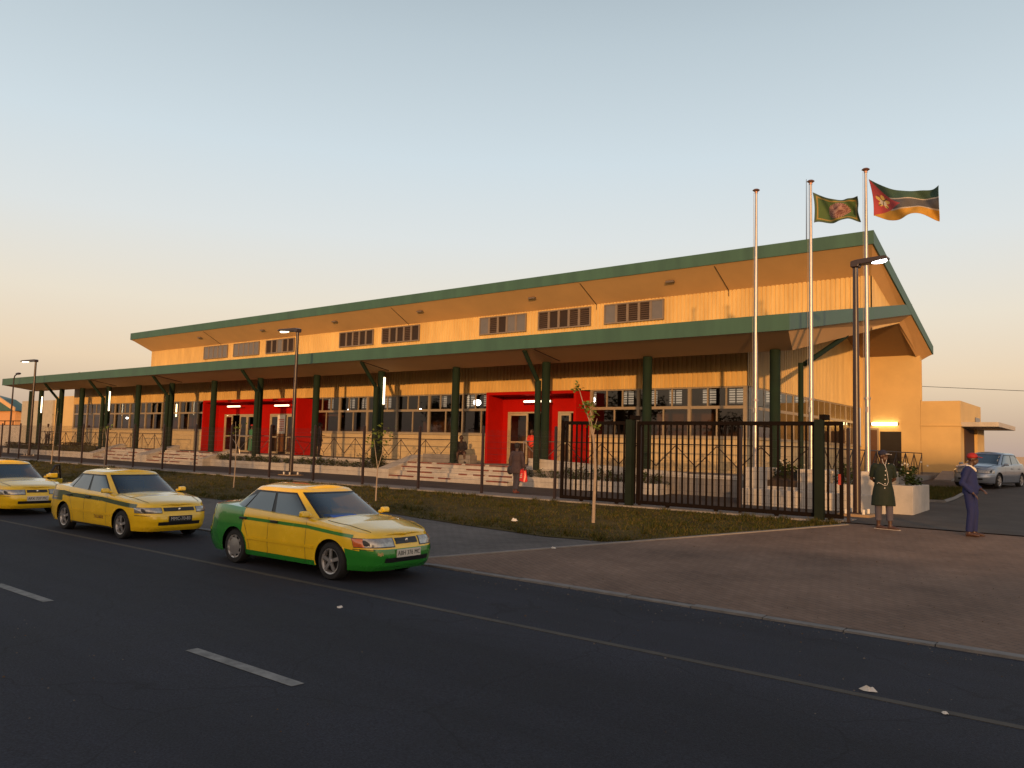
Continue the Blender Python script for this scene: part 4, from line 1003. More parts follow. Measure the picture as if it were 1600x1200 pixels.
        for k in range(14):                                   # bonnet shut line
            x = lerp(1.02, 1.84, k/13); ye = max(.3, abs(C_.pt(C_.th_x(x, .7), C_.zsh(x), 1).y)); y = min(lerp(.70, .56, (k/13)**1.5), ye*.93); v = y/ye
            pts.append((x, side*y, C_.zsh(x)+D['crown']*min(1, ye/.6)*(1-v**2.4)+.001))
        b.tube(pts, .0045, 4); b.build('bonnet_gap', black_trim, root)
        for x in (-.14, -.98):
            b = MB(); p = C_.pt(C_.th_x(x, .79), .79, side, .018); b.box(p.x-.09, p.x+.09, p.y-.016, p.y+.016, .775, .81); b.build('door_handle', black_trim if style.get('dark_handle', 1) else mats[0], root, bevel=.006)
        b = MB(); y = side*.80; b.prism([(.60, y, .915), (.71, y, .925), (.70, y, 1.01), (.62, y, 1.02)], (0, side*.16, 0)); b.prism([(.62, y-side*.07, .90), (.70, y-side*.07, .92), (.68, y-side*.07, .97), (.63, y-side*.07, .97)], (0, side*.09, 0)); b.build('mirror', mats[0], root, bevel=.03)
    # wheels
    for xa in (D['ax'], -D['ax']):
        for side in (-1, 1):
            r_ = D['wr']; yo = side*.815; b = MB(); w_ = .19
            wl = MB(); prof = [(r_-.10, -w_), (r_-.03, -w_), (r_, -w_+.03), (r_, -.03), (r_-.025, 0), (r_-.085, .004), (r_-.10, -.01)]
            wl.lathe([(q, side*h) for q, h in prof], 32, (xa, yo, r_), 'y'); whl = wl.build('wheel', rubber, root, smooth=True)
            R_ = r_-.095
            b.lathe([(R_, side*.0), (R_-.02, side*-.006), (R_-.035, side*-.03), (R_-.04, side*-.10)], 28, (xa, yo, r_), 'y')
            ns = style.get('spokes', 5) if xa > 0 or not style.get('cap') else 0
            if ns:
                for k in range(ns):
                    a = 2*math.pi*k/ns+.3; c, s_ = math.cos(a), math.sin(a); q0 = Vector((xa+c*.03, yo-side*.012, r_+s_*.03)); q1 = Vector((xa+c*(R_-.015), yo-side*.012, r_+s_*(R_-.015)))
                    b.bar(q0, q1, .052, .022, up=(0, 1, 0))
                b.lathe([(0, side*.008), (.035, side*.006), (.05, side*-.012)], 14, (xa, yo, r_), 'y')
            else:
                b.lathe([(0, side*.012), (.09, side*.006), (R_-.05, side*-.002)], 24, (xa, yo, r_), 'y')
                for k in range(9):
                    a = 2*math.pi*k/9; c, s_ = math.cos(a), math.sin(a); b.bar((xa+c*(R_-.055), yo-side*.004, r_+s_*(R_-.055)), (xa+c*(R_-.005), yo-side*.004, r_+s_*(R_-.005)), .045, .014, up=(0, 1, 0))
            b.build('rim', alloy, whl, smooth=True, angle=30)
            b = MB(); b.lathe([(0, side*-.06), (R_-.02, side*-.06)], 20, (xa, yo, r_), 'y'); b.build('brake_disc', under, whl)
    return root, C_
def two_tone(x, y, z):                                    # 0 yellow, 1 green
    if x > 1.52 and z < .515: return 1
    if z < .258 and abs(x) < 1.2: return 1
    if x < -1.02 and z < 1.0: return 1
    if 1.75 < z < 2.26 and x < -1.13: return 1
    return 0
r1, c1 = make_car('taxi', 'yellow and green saloon taxi with green bumper and rear quarter, nearest the camera', (-11.22, 8.83, -.55), R(2.0), SEDAN, ([yellow, tgreen], two_tone), 'ABH 376 MC', 'w', 'parked taxis',
    dict(amber=1, cap=1, spokes=5, grille=.235, lip=0), blue=True)
for side in (-1, 1):
    b = MB(); c1.ribbon(b, [(1.66-.06*k, .70+.075*min(1, k/16)+.02*max(0, min(1, (k-16)/29))) for k in range(46)], .050, side, .0035)
    b.build('stripe', tgreen, r1, smooth=True)
b = MB(); b.grid(lambda u, v: c1.pt(lerp(c1.th_y(.58, .47), c1.th_x(1.86, .47), u), lerp(.44, .51, v), 1, .010), 8, 3); b.build('bumper_reflector', chrome, r1, smooth=True)
b = MB(); b.grid(lambda u, v: c1.pt(lerp(c1.th_y(.50, .45), c1.th_y(.58, .45), u), lerp(.425, .47, v)+.01*math.sin(9*u), -1, .003), 5, 3); b.build('paint_scrape', mat('primer_scrape', (.42, .30, .10), .8, var=.3, scale=30), r1)
def yel(x, y, z): return 1 if (z < .235 and abs(x) < 1.2) else 0
r2, c2 = make_car('taxi', 'yellow saloon taxi with a dark green side stripe and a black number plate', (-18.08, 8.87, -.55), R(2.2), SEDAN, ([yellow, under], yel), 'MMC-70-83', 'k', 'parked taxis',
    dict(spokes=5, grille=.34, gz=.60, gz1=.672, lamp=(.575, .672)))
for side in (-1, 1):
    b = MB(); n_ = 44; pts = []
    for k in range(n_+1):
        x = lerp(1.70, -1.0, k/n_); pts.append((x, .695+.085*min(1, k/20)+.02*max(0, (k-20)/24)))
    c2.ribbon(b, pts, .085, side, .0035); c2.ribbon(b, [(-.98-.05*k, .80+.004*k) for k in range(8)], .10, side, .004); c2.ribbon(b, [(-1.32-.05*k, .76) for k in range(14)], .22, side, .0035)
    b.build('stripe', dgreen, r2, smooth=True)
tx = c2.pt(c2.th_x(.36, .40), .40, -1, .004); text_mesh('door_text', 'TAXI 0687B', .10, mat('faded_lettering', (.16, .055, .01), .7, var=0), r2, tx, (R(90), 0, 0), .0008, sx=.8)
r3, c3 = make_car('taxi', 'all yellow taxi with one far side door open, cut off by the left edge', (-24.98, 8.75, -.55), R(2.0), SEDAN, ([yellow, under], yel), 'AFX 737 MC', 'w', 'parked taxis',
    dict(spokes=5, grille=.25, gz=.60, gz1=.668, lamp=(.56, .672)))
# far side front door standing open
d0 = Vector((.66, .83, 0)); ang = R(44); dv = Vector((-math.cos(ang), math.sin(ang), 0)); up = Vector((0,0,1)); Q = lambda a, h: d0+dv*a+up*h
b = MB(); b.prism([Q(0, .25), Q(.95, .25), Q(.97, .86), Q(0, .86)], (.05, .03, 0)); od = b.build('open_door', yellow, r3, bevel=.01)
b = MB()
loop = [Q(.02, .86), Q(.25, 1.08), Q(.50, 1.25), Q(.80, 1.25), Q(.96, .86)]
for p, q in zip(loop, loop[1:]): b.bar(p, q, .04, .04)
b.build('door_frame', black_trim, od)
b = MB(); b.add([Q(.04, .86), Q(.27, 1.07), Q(.50, 1.23), Q(.80, 1.23), Q(.94, .86)], [(0,1,2,3,4)]); b.build('pane', screen, od)
b = MB(); mq = Q(.08, .93); b.box(mq.x-.05, mq.x+.10, mq.y, mq.y+.20, .91, 1.04); b.build('mirror', yellow, od, bevel=.02)
r4, c4 = make_car('parked_car', 'silver grey hatchback parked facing the camera beside the annex', (-5.6, 39.75, .47), R(-101), HATCH, ([silver, under], yel), '', 'w', None,
    dict(spokes=6, grille=.20, gz=.62, gz1=.66, lamp=(.60, .76), pz=.46, dark_handle=0))
# ------------------------------------------------------------------ people
skin = mat('dark_skin', (0.060, 0.028, 0.018), 0.5, var=0.12, scale=8)
hairm = mat('black_hair', (0.008, 0.007, 0.007), 0.8, var=0.2, scale=30)
def cl(n, c, r=.85, v=.14): return mat(n, c, r, var=v, scale=5, bump=.25, bscale=18)
def fuse(name, m, material, parent, voxel=.014, it=4):
    """join overlapping closed shapes into one continuous smooth surface"""
    me = bpy.data.meshes.new(name+'_src'); me.from_pydata([tuple(p) for p in m.v], [], m.f)
    o = bpy.data.objects.new(name+'_src', me); COL.objects.link(o)
    r = o.modifiers.new('r', 'REMESH'); r.mode = 'VOXEL'; r.voxel_size = voxel
    s_ = o.modifiers.new('s', 'SMOOTH'); s_.factor = .5; s_.iterations = it
    dg = bpy.context.evaluated_depsgraph_get(); dg.update()
    new = bpy.data.meshes.new_from_object(o.evaluated_get(dg)); bpy.data.objects.remove(o)
    new.materials.clear(); new.materials.append(material); new.polygons.foreach_set('use_smooth', [True]*len(new.polygons)); new.name = name
    b = bpy.data.objects.new(name, new); COL.objects.link(b); b.parent = parent
    return b
def V(*a): return Vector(a)
BASE = dict(pelvis=V(0, 0, .93), waist=V(.01, 0, 1.08), chest=V(.0, 0, 1.30), neck=V(-.01, 0, 1.46), head=V(.03, 0, 1.62),
    shL=V(0, .18, 1.40), shR=V(0, -.18, 1.40), elL=V(-.02, .25, 1.12), elR=V(-.02, -.25, 1.12), wrL=V(.06, .26, .88), wrR=V(.06, -.26, .88),
    hipL=V(0, .09, .90), hipR=V(0, -.09, .90), knL=V(.02, .10, .49), knR=V(.02, -.10, .49), anL=V(-.02, .11, .08), anR=V(-.02, -.11, .08), toL=V(.16, .13, .03), toR=V(.16, -.13, .03))
def person(label, loc, rz, pose, look, top, bottom, shoes, fine=False, sleeve='short', leg='long', bulk=1.0, hem=None, scale=1.0, hair=True, cap=None, group=None, bare=False):
    J = {k: v.copy() for k, v in BASE.items()}
    for k, v in pose.items(): J[k] = V(*v)
    root = thing('person', label, 'person', loc, group, local=True, rz=rz); root.scale = (scale,)*3
    vx = .0085 if fine else .014
    H = J['head']; ld = V(math.cos(look), math.sin(look), 0); lp = V(-ld.y, ld.x, 0)       # where the face looks
    m = MB()
    def head_ball(c, r): m.ball(c, r, 8)
    # skull is built along the look direction from small overlapping balls
    head_ball(H+V(0, 0, .035), (.088, .080, .098)); head_ball(H-ld*.02+V(0, 0, .04), (.086, .082, .092)); head_ball(H+ld*.035-V(0, 0, .055), (.052, .052, .062))
    m.ball(H+ld*.098-V(0, 0, .012), (.017, .017, .022), 6); m.ball(H+ld*.088-V(0, 0, .055), (.022, .024, .013), 6); m.ball(H+ld*.078+V(0, 0, .028), (.022, .03, .014), 6)
    for s_ in (-1, 1): m.ball(H+lp*.083*s_-ld*.005-V(0, 0, .005), (.018, .014, .03), 6)
    m.tube([J['neck']-V(0, 0, .06), H-V(0, 0, .03)-ld*.015], [.062, .055], 10)
    m.tube([J['pelvis'], J['waist'], J['chest'], J['neck']-V(0, 0, .03)], [(.105, .15), (.10, .135), (.115, .165), (.06, .07)], 14)
    fingers = MB()
    for S in 'LR':
        sg = 1 if S == 'L' else -1
        m.ball(J['sh'+S], .062, 8); m.tube([J['chest']+V(0, sg*.08, .06), J['sh'+S]], [.075, .058], 8)
        m.tube([J['sh'+S], J['el'+S], J['wr'+S]], [.052, .042, .028], 9); m.ball(J['el'+S], .042, 6)
        m.tube([J['hip'+S], J['kn'+S].lerp(J['hip'+S], .1), J['kn'+S], J['kn'+S].lerp(J['an'+S], .3), J['an'+S]], [.088, .062, .056, .058, .038], 10); m.ball(J['hip'+S], .092, 8)
        m.tube([J['an'+S]-V(.05*0, 0, .03)-(J['to'+S]-J['an'+S])*.3, J['an'+S].lerp(J['to'+S], .6)-V(0, 0, .01), J['to'+S]], [.036, .036, .026], 8)
        # hand: palm, four unequal curled fingers, thumb from the side
        d = (J['wr'+S]-J['el'+S]).normalized(); side = d.cross(V(0, 0, 1)); side = side.normalized() if side.length > .1 else V(0, 1, 0)
        nrm = side.cross(d).normalized(); W = J['wr'+S]
        m.tube([W, W+d*.03, W+d*.085], [(.024, .020), (.038, .017), (.040, .016)], 10)
        for q, (o_, L) in enumerate(((-.030, .070), (-.010, .080), (.010, .076), (.030, .060))):
            a0 = W+d*.08+side*o_; a1 = a0+d*L*.5-nrm*.008; a2 = a1+d*L*.38-nrm*.024; m.tube([a0, a1, a2], [.0105, .0095, .008], 6)
        a0 = W+d*.035-side*.034*sg; m.tube([a0, a0+d*.03-side*.022*sg-nrm*.008, a0+d*.062-side*.024*sg-nrm*.016], [.013, .011, .009], 6)
    fuse('body', m, skin, root, vx, 3)
    for s_ in (-1, 1):
        e = MB(); e.ball(H+ld*.083+lp*.032*s_+V(0, 0, .012), (.010, .010, .008), 6); e.build('eye', hairm, root)
    if hair:
        m = MB(); m.ball(H-ld*.018+V(0, 0, .058), (.094, .090, .090), 9); m.ball(H-ld*.04+V(0, 0, .02), (.078, .085, .085), 8); fuse('hair', m, hairm, root, .012, 2)
    if cap:
        m = MB(); m.ball(H-ld*.012+V(0, 0, .072), (.104, .098, .074), 10); m.ball(H-ld*.012+V(0, 0, .058), (.106, .100, .055), 10)
        m.tube([H+ld*.07+V(0, 0, .060), H+ld*.13+V(0, 0, .055), H+ld*.185+V(0, 0, .040)], [(.078, .010), (.072, .009), (.05, .008)], 12)
        fuse('cap', m, cap, root, .009, 2)
    b_ = bulk
    if top:
        m = MB(); m.tube([J['pelvis']-V(0, 0, .05 if not hem else .02), J['pelvis'], J['waist'], J['chest'], J['chest'].lerp(J['neck'], .55), J['neck']], [(.13*b_, .175*b_), (.132*b_, .178*b_), (.122*b_, .160*b_), (.132*b_, .180*b_), (.105*b_, .145*b_), (.068, .072)], 16)
        if hem: m.tube([J['pelvis'], V(J['pelvis'].x, 0, lerp(J['pelvis'].z, hem, .5)), V(J['pelvis'].x+.01, 0, hem)], [(.138*b_, .185*b_), (.160*b_, .215*b_), (.175*b_, .232*b_)], 16)
        for S in 'LR':
            sg = 1 if S == 'L' else -1
            m.ball(J['sh'+S]-V(0, sg*.012, .01), .070*b_, 8); m.tube([J['chest']+V(0, sg*.08, .05), J['sh'+S]], [.095, .068*b_], 8)
            if sleeve == 'long': m.tube([J['sh'+S], J['el'+S], J['el'+S].lerp(J['wr'+S], .93)], [.066*b_, .058*b_, .046*b_], 10); m.ball(J['el'+S], .06*b_, 6)
            elif sleeve == 'short': m.tube([J['sh'+S], J['sh'+S].lerp(J['el'+S], .85)], [.066*b_, .062*b_], 10)
        fuse('coat' if hem else 'shirt', m, top, root, .013, 3)
    if bottom:
        m = MB(); m.tube([J['pelvis']+V(0, 0, .10), J['pelvis']-V(0, 0, .02)], [(.115, .158), (.122, .168)], 14)
        for S in 'LR':
            m.ball(J['hip'+S], .105, 8)
            if leg == 'long': m.tube([J['hip'+S], J['kn'+S], J['kn'+S].lerp(J['an'+S], .95)], [.108, .080, .068], 12); m.ball(J['kn'+S], .08, 6)
            elif leg == 'crop': m.tube([J['hip'+S], J['kn'+S], J['kn'+S].lerp(J['an'+S], .68)], [.106, .078, .070], 12); m.tube([J['kn'+S].lerp(J['an'+S], .62), J['kn'+S].lerp(J['an'+S], .72)], [.076, .076], 12)
            elif leg == 'shorts': m.tube([J['hip'+S], J['hip'+S].lerp(J['kn'+S], .9)], [.112, .092], 12)
            elif leg == 'wrap': m.tube([J['hip'+S], J['kn'+S], J['an'+S]+V(0, 0, .06)], [.12, .12, .13], 12)
        if leg == 'wrap': m.tube([J['pelvis'], V(.0, 0, .5), V(0, 0, .12)], [(.13, .18), (.15, .2), (.16, .22)], 16)
        fuse('trousers' if leg in ('long', 'crop') else ('shorts' if leg == 'shorts' else 'wrap_skirt'), m, bottom, root, .013, 3)
    for S in 'LR':
        m = MB(); dd = J['to'+S]-J['an'+S]; dd.z = 0; dd.normalize(); A = V(J['an'+S].x, J['an'+S].y, J['to'+S].z)
        m.tube([A-dd*.06, A+dd*.02+V(0, 0, .025), A+dd*.12+V(0, 0, .012), A+dd*.20], [(.036, .034), (.042, .05), (.045, .036), (.03, .022)], 10); m.tube([A+V(0, 0, .01), A+V(0, 0, .10)], [.046, .044], 10)
        sh = fuse('shoe', m, shoes[0], root, .010, 2)
        if shoes[1]: m = MB(); m.tube([A-dd*.09-V(0, 0, .022), A+dd*.06-V(0, 0, .022), A+dd*.22-V(0, 0, .022)], [(.036, .012), (.046, .012), (.034, .012)], 10); m.build('sole', shoes[1], sh)
    return root, J
brown_shoe = cl('brown_shoe', (.05, .022, .014), .5); sole_w = mat('pale_sole', (.40, .36, .32), .7); redboot = cl('red_boot', (.13, .03, .02), .6); dark_shoe = cl('dark_shoe', (.014, .012, .012), .5)
jean = cl('grey_jeans', (.060, .055, .078)); navy = cl('navy_cap', (.010, .011, .030)); coatg = cl('dark_green_coat', (.0028, .0095, .0035)); blue_w = cl('blue_work_suit', (.006, .012, .078)); redcap = cl('red_cap', (.26, .007, .005), .7)
wire_w = mat('white_cord', (.55, .52, .50), .6, var=0)
# man in the long green coat, hands clasped behind his back, looking to his left
r, J = person('man in a long dark green coat, navy cap and earphones, hands behind his back', (-4.78, 19.28, -.02), R(-74), dict(
    elL=(-.11, .235, 1.12), elR=(-.11, -.235, 1.12), wrL=(-.20, .07, .97), wrR=(-.20, -.06, .95), anL=(.06, .13, .08), toL=(.12, .27, .03), anR=(-.05, -.10, .08), toR=(.02, .02, .03), knL=(.06, .12, .49), knR=(.0, -.10, .49)), R(62),
    coatg, jean, (brown_shoe, sole_w), fine=True, leg='crop', hem=.52, hair=False, cap=navy, bulk=1.10, sleeve='short', scale=1.0)
b = MB(); fx = .150
b.tube([(.055, .085, 1.60), (.085, .06, 1.50), (.125, .04, 1.41), (.158, .06, 1.34), (.160, .085, 1.20), (.150, .10, 1.06), (.160, .07, .985), (.172, .02, .975), (.172, -.04, 1.01), (.168, -.10, 1.04), (.155, -.13, 1.01)], .0045, 5); b.tube([(.08, -.02, 1.56), (.10, .0, 1.47), (.125, .04, 1.41)], .0045, 5); b.build('earphone_cord', wire_w, r)
for k in range(5):
    b = MB(); b.lathe([(0, .008), (.012, .006), (.013, 0)], 8, (.156+(.012 if k > 2 else 0)+(.006 if k == 4 else 0), .045-.005*k, 1.30-.095*k), 'x'); b.build('button', wire_w, r)
b = MB(); ld = V(math.cos(R(62)), math.sin(R(62)), 0); lp = V(-ld.y, ld.x, 0); Hh = V(.03, 0, 1.62)
b.tube([Hh+ld*.10-lp*.075+V(0, 0, .052), Hh+ld*.16-lp*.055+V(0, 0, .048), Hh+ld*.188+V(0, 0, .040), Hh+ld*.16+lp*.055+V(0, 0, .048), Hh+ld*.10+lp*.075+V(0, 0, .052)], .006, 6); b.build('brim_piping', wire_w, r)
# man in the blue suit
r, J = person('man in a royal blue work suit and red cap standing in profile with forearms forward', (-3.07, 19.28, -.02), R(-4), dict(
    chest=(-.03, 0, 1.30), neck=(.0, 0, 1.455), head=(.055, 0, 1.60), elL=(-.05, .24, 1.10), elR=(-.09, -.24, 1.10), wrL=(.17, .15, .98), wrR=(.10, -.20, .90), knL=(.05, .09, .49), knR=(.03, -.09, .49), anL=(.03, .10, .08), anR=(-.02, -.09, .08), toL=(.20, .11, .03), toR=(.15, -.10, .03)), R(0),
    blue_w, blue_w, (brown_shoe, None), fine=True, leg='long', hair=False, cap=redcap, bulk=1.12, sleeve='long', scale=1.0)
b = MB(); b.tube([(-.05, .055, 1.475), (.03, .07, 1.465), (.09, .035, 1.40), (.11, 0, 1.36), (.09, -.035, 1.40), (.03, -.07, 1.465), (-.05, -.055, 1.475)], [(.012, .02)]*7, 6); b.build('collar', papr, r)
# woman walking away inside the yard with a red bag
plum = cl('plum_coat', (.045, .028, .033)); legg = cl('slate_leggings', (.038, .036, .055))
r, J = person('woman in a plum coat and slate leggings walking away inside the fence', (-17.05, 21.62, .03), R(98), dict(
    head=(.02, .01, 1.61), elR=(-.04, -.27, 1.13), wrR=(.0, -.30, .88), elL=(-.02, .26, 1.13), wrL=(.05, .27, .9), knL=(.10, .09, .50), anL=(.03, .10, .09), toL=(.19, .12, .04), knR=(-.02, -.09, .49), anR=(-.20, -.10, .11), toR=(-.04, -.13, .03)), R(10),
    plum, legg, (redboot, None), hem=.70, bulk=1.12, sleeve='long', leg='long', scale=.98)
b = MB(); b.tube([(0, -.0, .62), (0, 0, .66)], .01, 5)
rb = thing('carrier_bag', 'red plastic carrier bag held in the right hand of the woman inside the fence', 'bag', (-16.72, 21.60, .45))
b = MB()
def bagpt(u, v):
    a = 2*math.pi*u; w_ = .165*(1-.25*v)*(1+.08*math.sin(3*a+4*v)); d = .10*(1-.35*v)*(1+.1*math.sin(5*a)); return (-16.74+w_*math.cos(a), 21.60+d*math.sin(a), .44+.38*v+.02*math.sin(2*a))
b.grid(bagpt, 28, 10); b.poly([bagpt(k/28, 0) for k in range(28)]); b.build('sack', mat('red_plastic', (.60, .02, .015), .3, var=.15, scale=9), rb, smooth=True)
b = MB(); b.tube([(-16.82, 21.6, .80), (-16.78, 21.61, .88), (-16.73, 21.6, .80)], .012, 6); b.build('handle', MATS['red_plastic'], rb)
for k in range(3):
    b = MB(); b.box(-16.81+.02*k, -16.70, 21.488, 21.492, .56+.06*k, .58+.06*k); b.build('print', papr, rb)
hb = MB(); hb.ball((-17.33, 21.62, .80), (.13, .09, .16), 8); hb.tube([(-17.35, 21.62, .93), (-17.3, 21.62, 1.3), (-17.2, 21.62, 1.46)], .01, 5); tag(fuse('handbag', hb, dark_shoe, None, .02, 3), 'dark shoulder bag on the left side of the woman inside the fence', 'bag')
# man seated on the bench
r, J = person('man in a dark navy jacket and maroon shorts seated on the low bench', (-24.92, 27.45, FL), R(-52), dict(
    pelvis=(-.05, 0, .47), waist=(-.02, 0, .62), chest=(.06, 0, .84), neck=(.12, 0, .99), head=(.20, 0, 1.12), shL=(.08, .18, .93), shR=(.08, -.18, .93), elL=(.16, .24, .67), elR=(.16, -.24, .67), wrL=(.36, .08, .58), wrR=(.36, -.06, .58),
    hipL=(-.02, .09, .46), hipR=(-.02, -.09, .46), knL=(.40, .17, .48), knR=(.40, -.15, .48), anL=(.42, .20, .08), anR=(.34, -.16, .08), toL=(.58, .24, .03), toR=(.50, -.20, .03)), R(0),
    cl('navy_jacket', (.006, .005, .010)), cl('maroon_shorts', (.028, .007, .007)), (dark_shoe, None), sleeve='long', leg='shorts')
# doorway figures
person('person in a bright red T-shirt and brown trousers in the right red doorway', (-22.5, 29.6, FL), R(-88), dict(wrL=(.16, .10, .98), wrR=(.16, -.10, .98), elL=(.0, .26, 1.12), elR=(.0, -.26, 1.12)), R(0),
    cl('red_tshirt', (.62, .035, .012)), cl('brown_trousers', (.11, .042, .018)), (dark_shoe, None), scale=.94)
r, J = person('person in green clothes and a red cap seen from behind at the large left doorway', (-44.35, 29.25, FL), R(80), {}, R(0), cl('green_shirt', (.03, .16, .075)), cl('green_wrap', (.03, .15, .08)), (dark_shoe, None), leg='wrap', cap=redcap, hair=True, scale=1.02)
b = MB(); b.tube([(0, 0, .90), (0, 0, 1.02)], [(.15, .20), (.145, .195)], 16); b.build('waist_cloth', cl('olive_cloth', (.16, .15, .02)), r)
person('person in a black vest and dark shorts standing right of the large left doorway', (-35.85, 27.9, FL), R(70), dict(elL=(.05, .24, 1.12), wrL=(.22, .12, 1.10)), R(0), cl('black_vest', (.010, .009, .010)), cl('dark_shorts', (.035, .03, .032)), (dark_shoe, None), sleeve='none', leg='shorts', scale=1.06)
person('far person in a white shirt and dark trousers at the left end of the walkway', (-72.6, 28.4, FL-.05), R(-30), dict(elR=(.06, -.24, 1.10), wrR=(.28, -.16, 1.02), elL=(.06, .24, 1.10), wrL=(.28, .16, 1.02)), R(0), cl('white_shirt', (.45, .42, .38)), cl('dark_trousers', (.02, .018, .02)), (dark_shoe, None), scale=1.0)
bk = thing('bicycle', 'far dark bicycle leaning beside the person in the white shirt', 'bicycle', (-71.6, 28.2, FL))
for x in (-71.95, -70.95):
    b = MB(); n_ = 22; b.tube([(x+.32*math.cos(k/n_*6.283), 28.2, FL+.33+.32*math.sin(k/n_*6.283)) for k in range(n_+1)], .018, 5); b.build('wheel', rubber, bk)
b = MB()
for p, q in (((-71.95, .33), (-71.72, .85)), ((-71.72, .85), (-71.15, .85)), ((-71.15, .9), (-71.4, .33)), ((-71.72, .75), (-71.4, .33)), ((-71.4, .33), (-70.95, .33)), ((-71.17, .8), (-70.95, .33)), ((-71.72, .85), (-71.66, 1.0))): b.tube([(p[0], 28.2, FL+p[1]), (q[0], 28.2, FL+q[1])], .016, 6)
b.build('frame', gatem, bk)
b = MB(); b.box(-71.28, -71.02, 28.14, 28.26, FL+.9, FL+.95); b.build('saddle', black_trim, bk, bevel=.02)
b = MB(); b.tube([(-71.6, 27.95, FL+1.03), (-71.66, 28.2, FL+1.0), (-71.6, 28.45, FL+1.03)], .012, 5); b.build('handlebar', gatem, bk)

# ------------------------------------------------------------------ plants
def leafmat(n, c, v=.35): return mat(n, c, .8, var=v, scale=2.5, spec=.08)
leaf_d = leafmat('shrub_leaf', (.040, .058, .016)); leaf_y = leafmat('sapling_leaf', (.13, .17, .035)); leaf_b = leafmat('dry_hedge_leaf', (.075, .060, .024)); petal = mat('white_petal', (.55, .5, .42), .7, var=.1)
bark = mat('pale_bark', (.26, .20, .15), .9, var=.2, scale=12, bump=.4); stem_m = mat('green_stem', (.05, .05, .02), .9)
def leaves(m, pts, s0, s1, rn, asp=.45):
    for p in pts:
        a, e = rn.uniform(0, 6.283), rn.uniform(-.5, 1.1); L = rn.uniform(s0, s1); d = V(math.cos(a)*math.cos(e), math.sin(a)*math.cos(e), math.sin(e)); s_ = d.cross(V(rn.uniform(-.4, .4), rn.uniform(-.4, .4), 1))
        if s_.length < .05: continue
        s_.normalize(); s_ *= L*asp; p = V(*p); bend = V(0, 0, -.15*L)
        m.add([p, p+d*L*.45+s_, p+d*L+bend, p+d*L*.45-s_], [(0, 1, 2, 3)])
def shrub(label, x, y, z, w_, d, h, n, lm, group, seed, flowers=0, size=(.05, .11), blades=False):
    rn = random.Random(seed); t = thing('shrub', label, 'shrub', (x, y, z), group, local=True)
    m = MB(); pts = []
    clumps = [(rn.gauss(0, .42)*w_/2, rn.gauss(0, .42)*d/2, rn.uniform(.15, .8)*h, rn.uniform(.22, .42)) for _ in range(9)]
    for k in range(n):
        cx, cy, cz, cr_ = rn.choice(clumps); pts.append((cx+rn.gauss(0, cr_*.5)*w_/2, cy+rn.gauss(0, cr_*.5)*d/2, max(.01, min(h*1.1, cz+rn.gauss(0, cr_*.45)*h))))
    leaves(m, pts, size[0], size[1], rn, .28 if blades else .42); m.build('foliage', lm, t)
    m = MB()
    for k in range(6): m.tube([(rn.gauss(0, .06), rn.gauss(0, .05), -.05), (rn.gauss(0, .2)*w_, rn.gauss(0, .2)*d, h*rn.uniform(.5, .9))], [.012, .004], 4)
    m.build('stems', stem_m, t)
    for k in range(flowers):
        m = MB(); c = (rn.gauss(0, .3)*w_, -abs(rn.gauss(.1, .25))*d, h*rn.uniform(.5, 1.15)); n_ = 8
        m.add([c]+[(c[0]+.028*math.cos(6.283*q/n_), c[1]-.01, c[2]+.028*math.sin(6.283*q/n_)) for q in range(n_)], [(0, q+1, (q+1) % n_+1) for q in range(n_)]); m.build('flower', petal, t)
    return t
g1 = 'leafy plants in the planter right of the wide steps'
base_p = None
rn = random.Random(21)
for k in range(10):
    x = -19.9+k*.66
    if k < 3: t = shrub('low dark leafy plant in the planter right of the wide steps', x, 25.9, .37, .75, .55, .40, 230, leaf_d, g1, 40+k, blades=True)
    else: t = copy_tree([o for o in bpy.data.objects if o.get('group') == g1 and o.parent is None][k % 3]); t.location = (x, 25.9, .37); t.rotation_euler = (0, 0, rn.uniform(0, 6)); t.scale = (1, 1, rn.uniform(1.2, 1.6))
g2 = 'shrubs in the planter left of the wide steps'; ps = []
for k in range(15):
    x = -42.3+k*.9; sc_ = rn.uniform(.8, 1.2)
    if k < 3: t = shrub('low dark green shrub in the long planter left of the wide steps', x, 25.98, .37, 1.0, .6, .42, 260, leaf_d, g2, 60+k); ps.append(t)
    else: t = copy_tree(ps[k % 3]); t.location = (x, 25.98, .37); t.rotation_euler = (0, 0, rn.uniform(0, 6))
    t.scale = (sc_, 1, sc_)
shrub('big spreading dark bush beside the sloping cheek wall of the wide steps', -29.0, 26.1, .37, 1.9, .9, .80, 900, leaf_d, None, 81, blades=True, size=(.08, .16))
def hedge(label, x0, x1, y0, y1, z0, z1, n, lm, seed):
    rn = random.Random(seed); t = thing('hedge', label, 'hedge', ((x0+x1)/2, y0, z0)); m = MB()
    pts = [(rn.uniform(x0, x1), rn.choice((y0, y0, rn.uniform(y0, y1), y1))+rn.gauss(0, .03), rn.choice((z1, rn.uniform(z0, z1), rn.uniform(z0, z1)))+rn.gauss(0, .03)) for _ in range(n)]
    leaves(m, pts, .07, .13, rn); m.build('foliage', lm, t); m = MB(); m.box(x0+.08, x1-.08, y0+.08, y1-.08, z0, z1-.1); m.build('branches', stem_m, t)
hedge('clipped brownish hedge in the planter at the far left steps', -62.9, -58.4, 25.5, 26.2, .38, 1.02, 1500, leaf_b, 5)
hedge('low dark hedge in the planter at the far left end of the walkway', -73.8, -64.4, 25.7, 26.3, .36, .85, 1800, leaf_b, 6)
shrub('flowering plant in the trough between the left and middle flagpole plinths', -8.973, 24.975, .80, .95, .55, .55, 620, leaf_d, None, 91, 6)
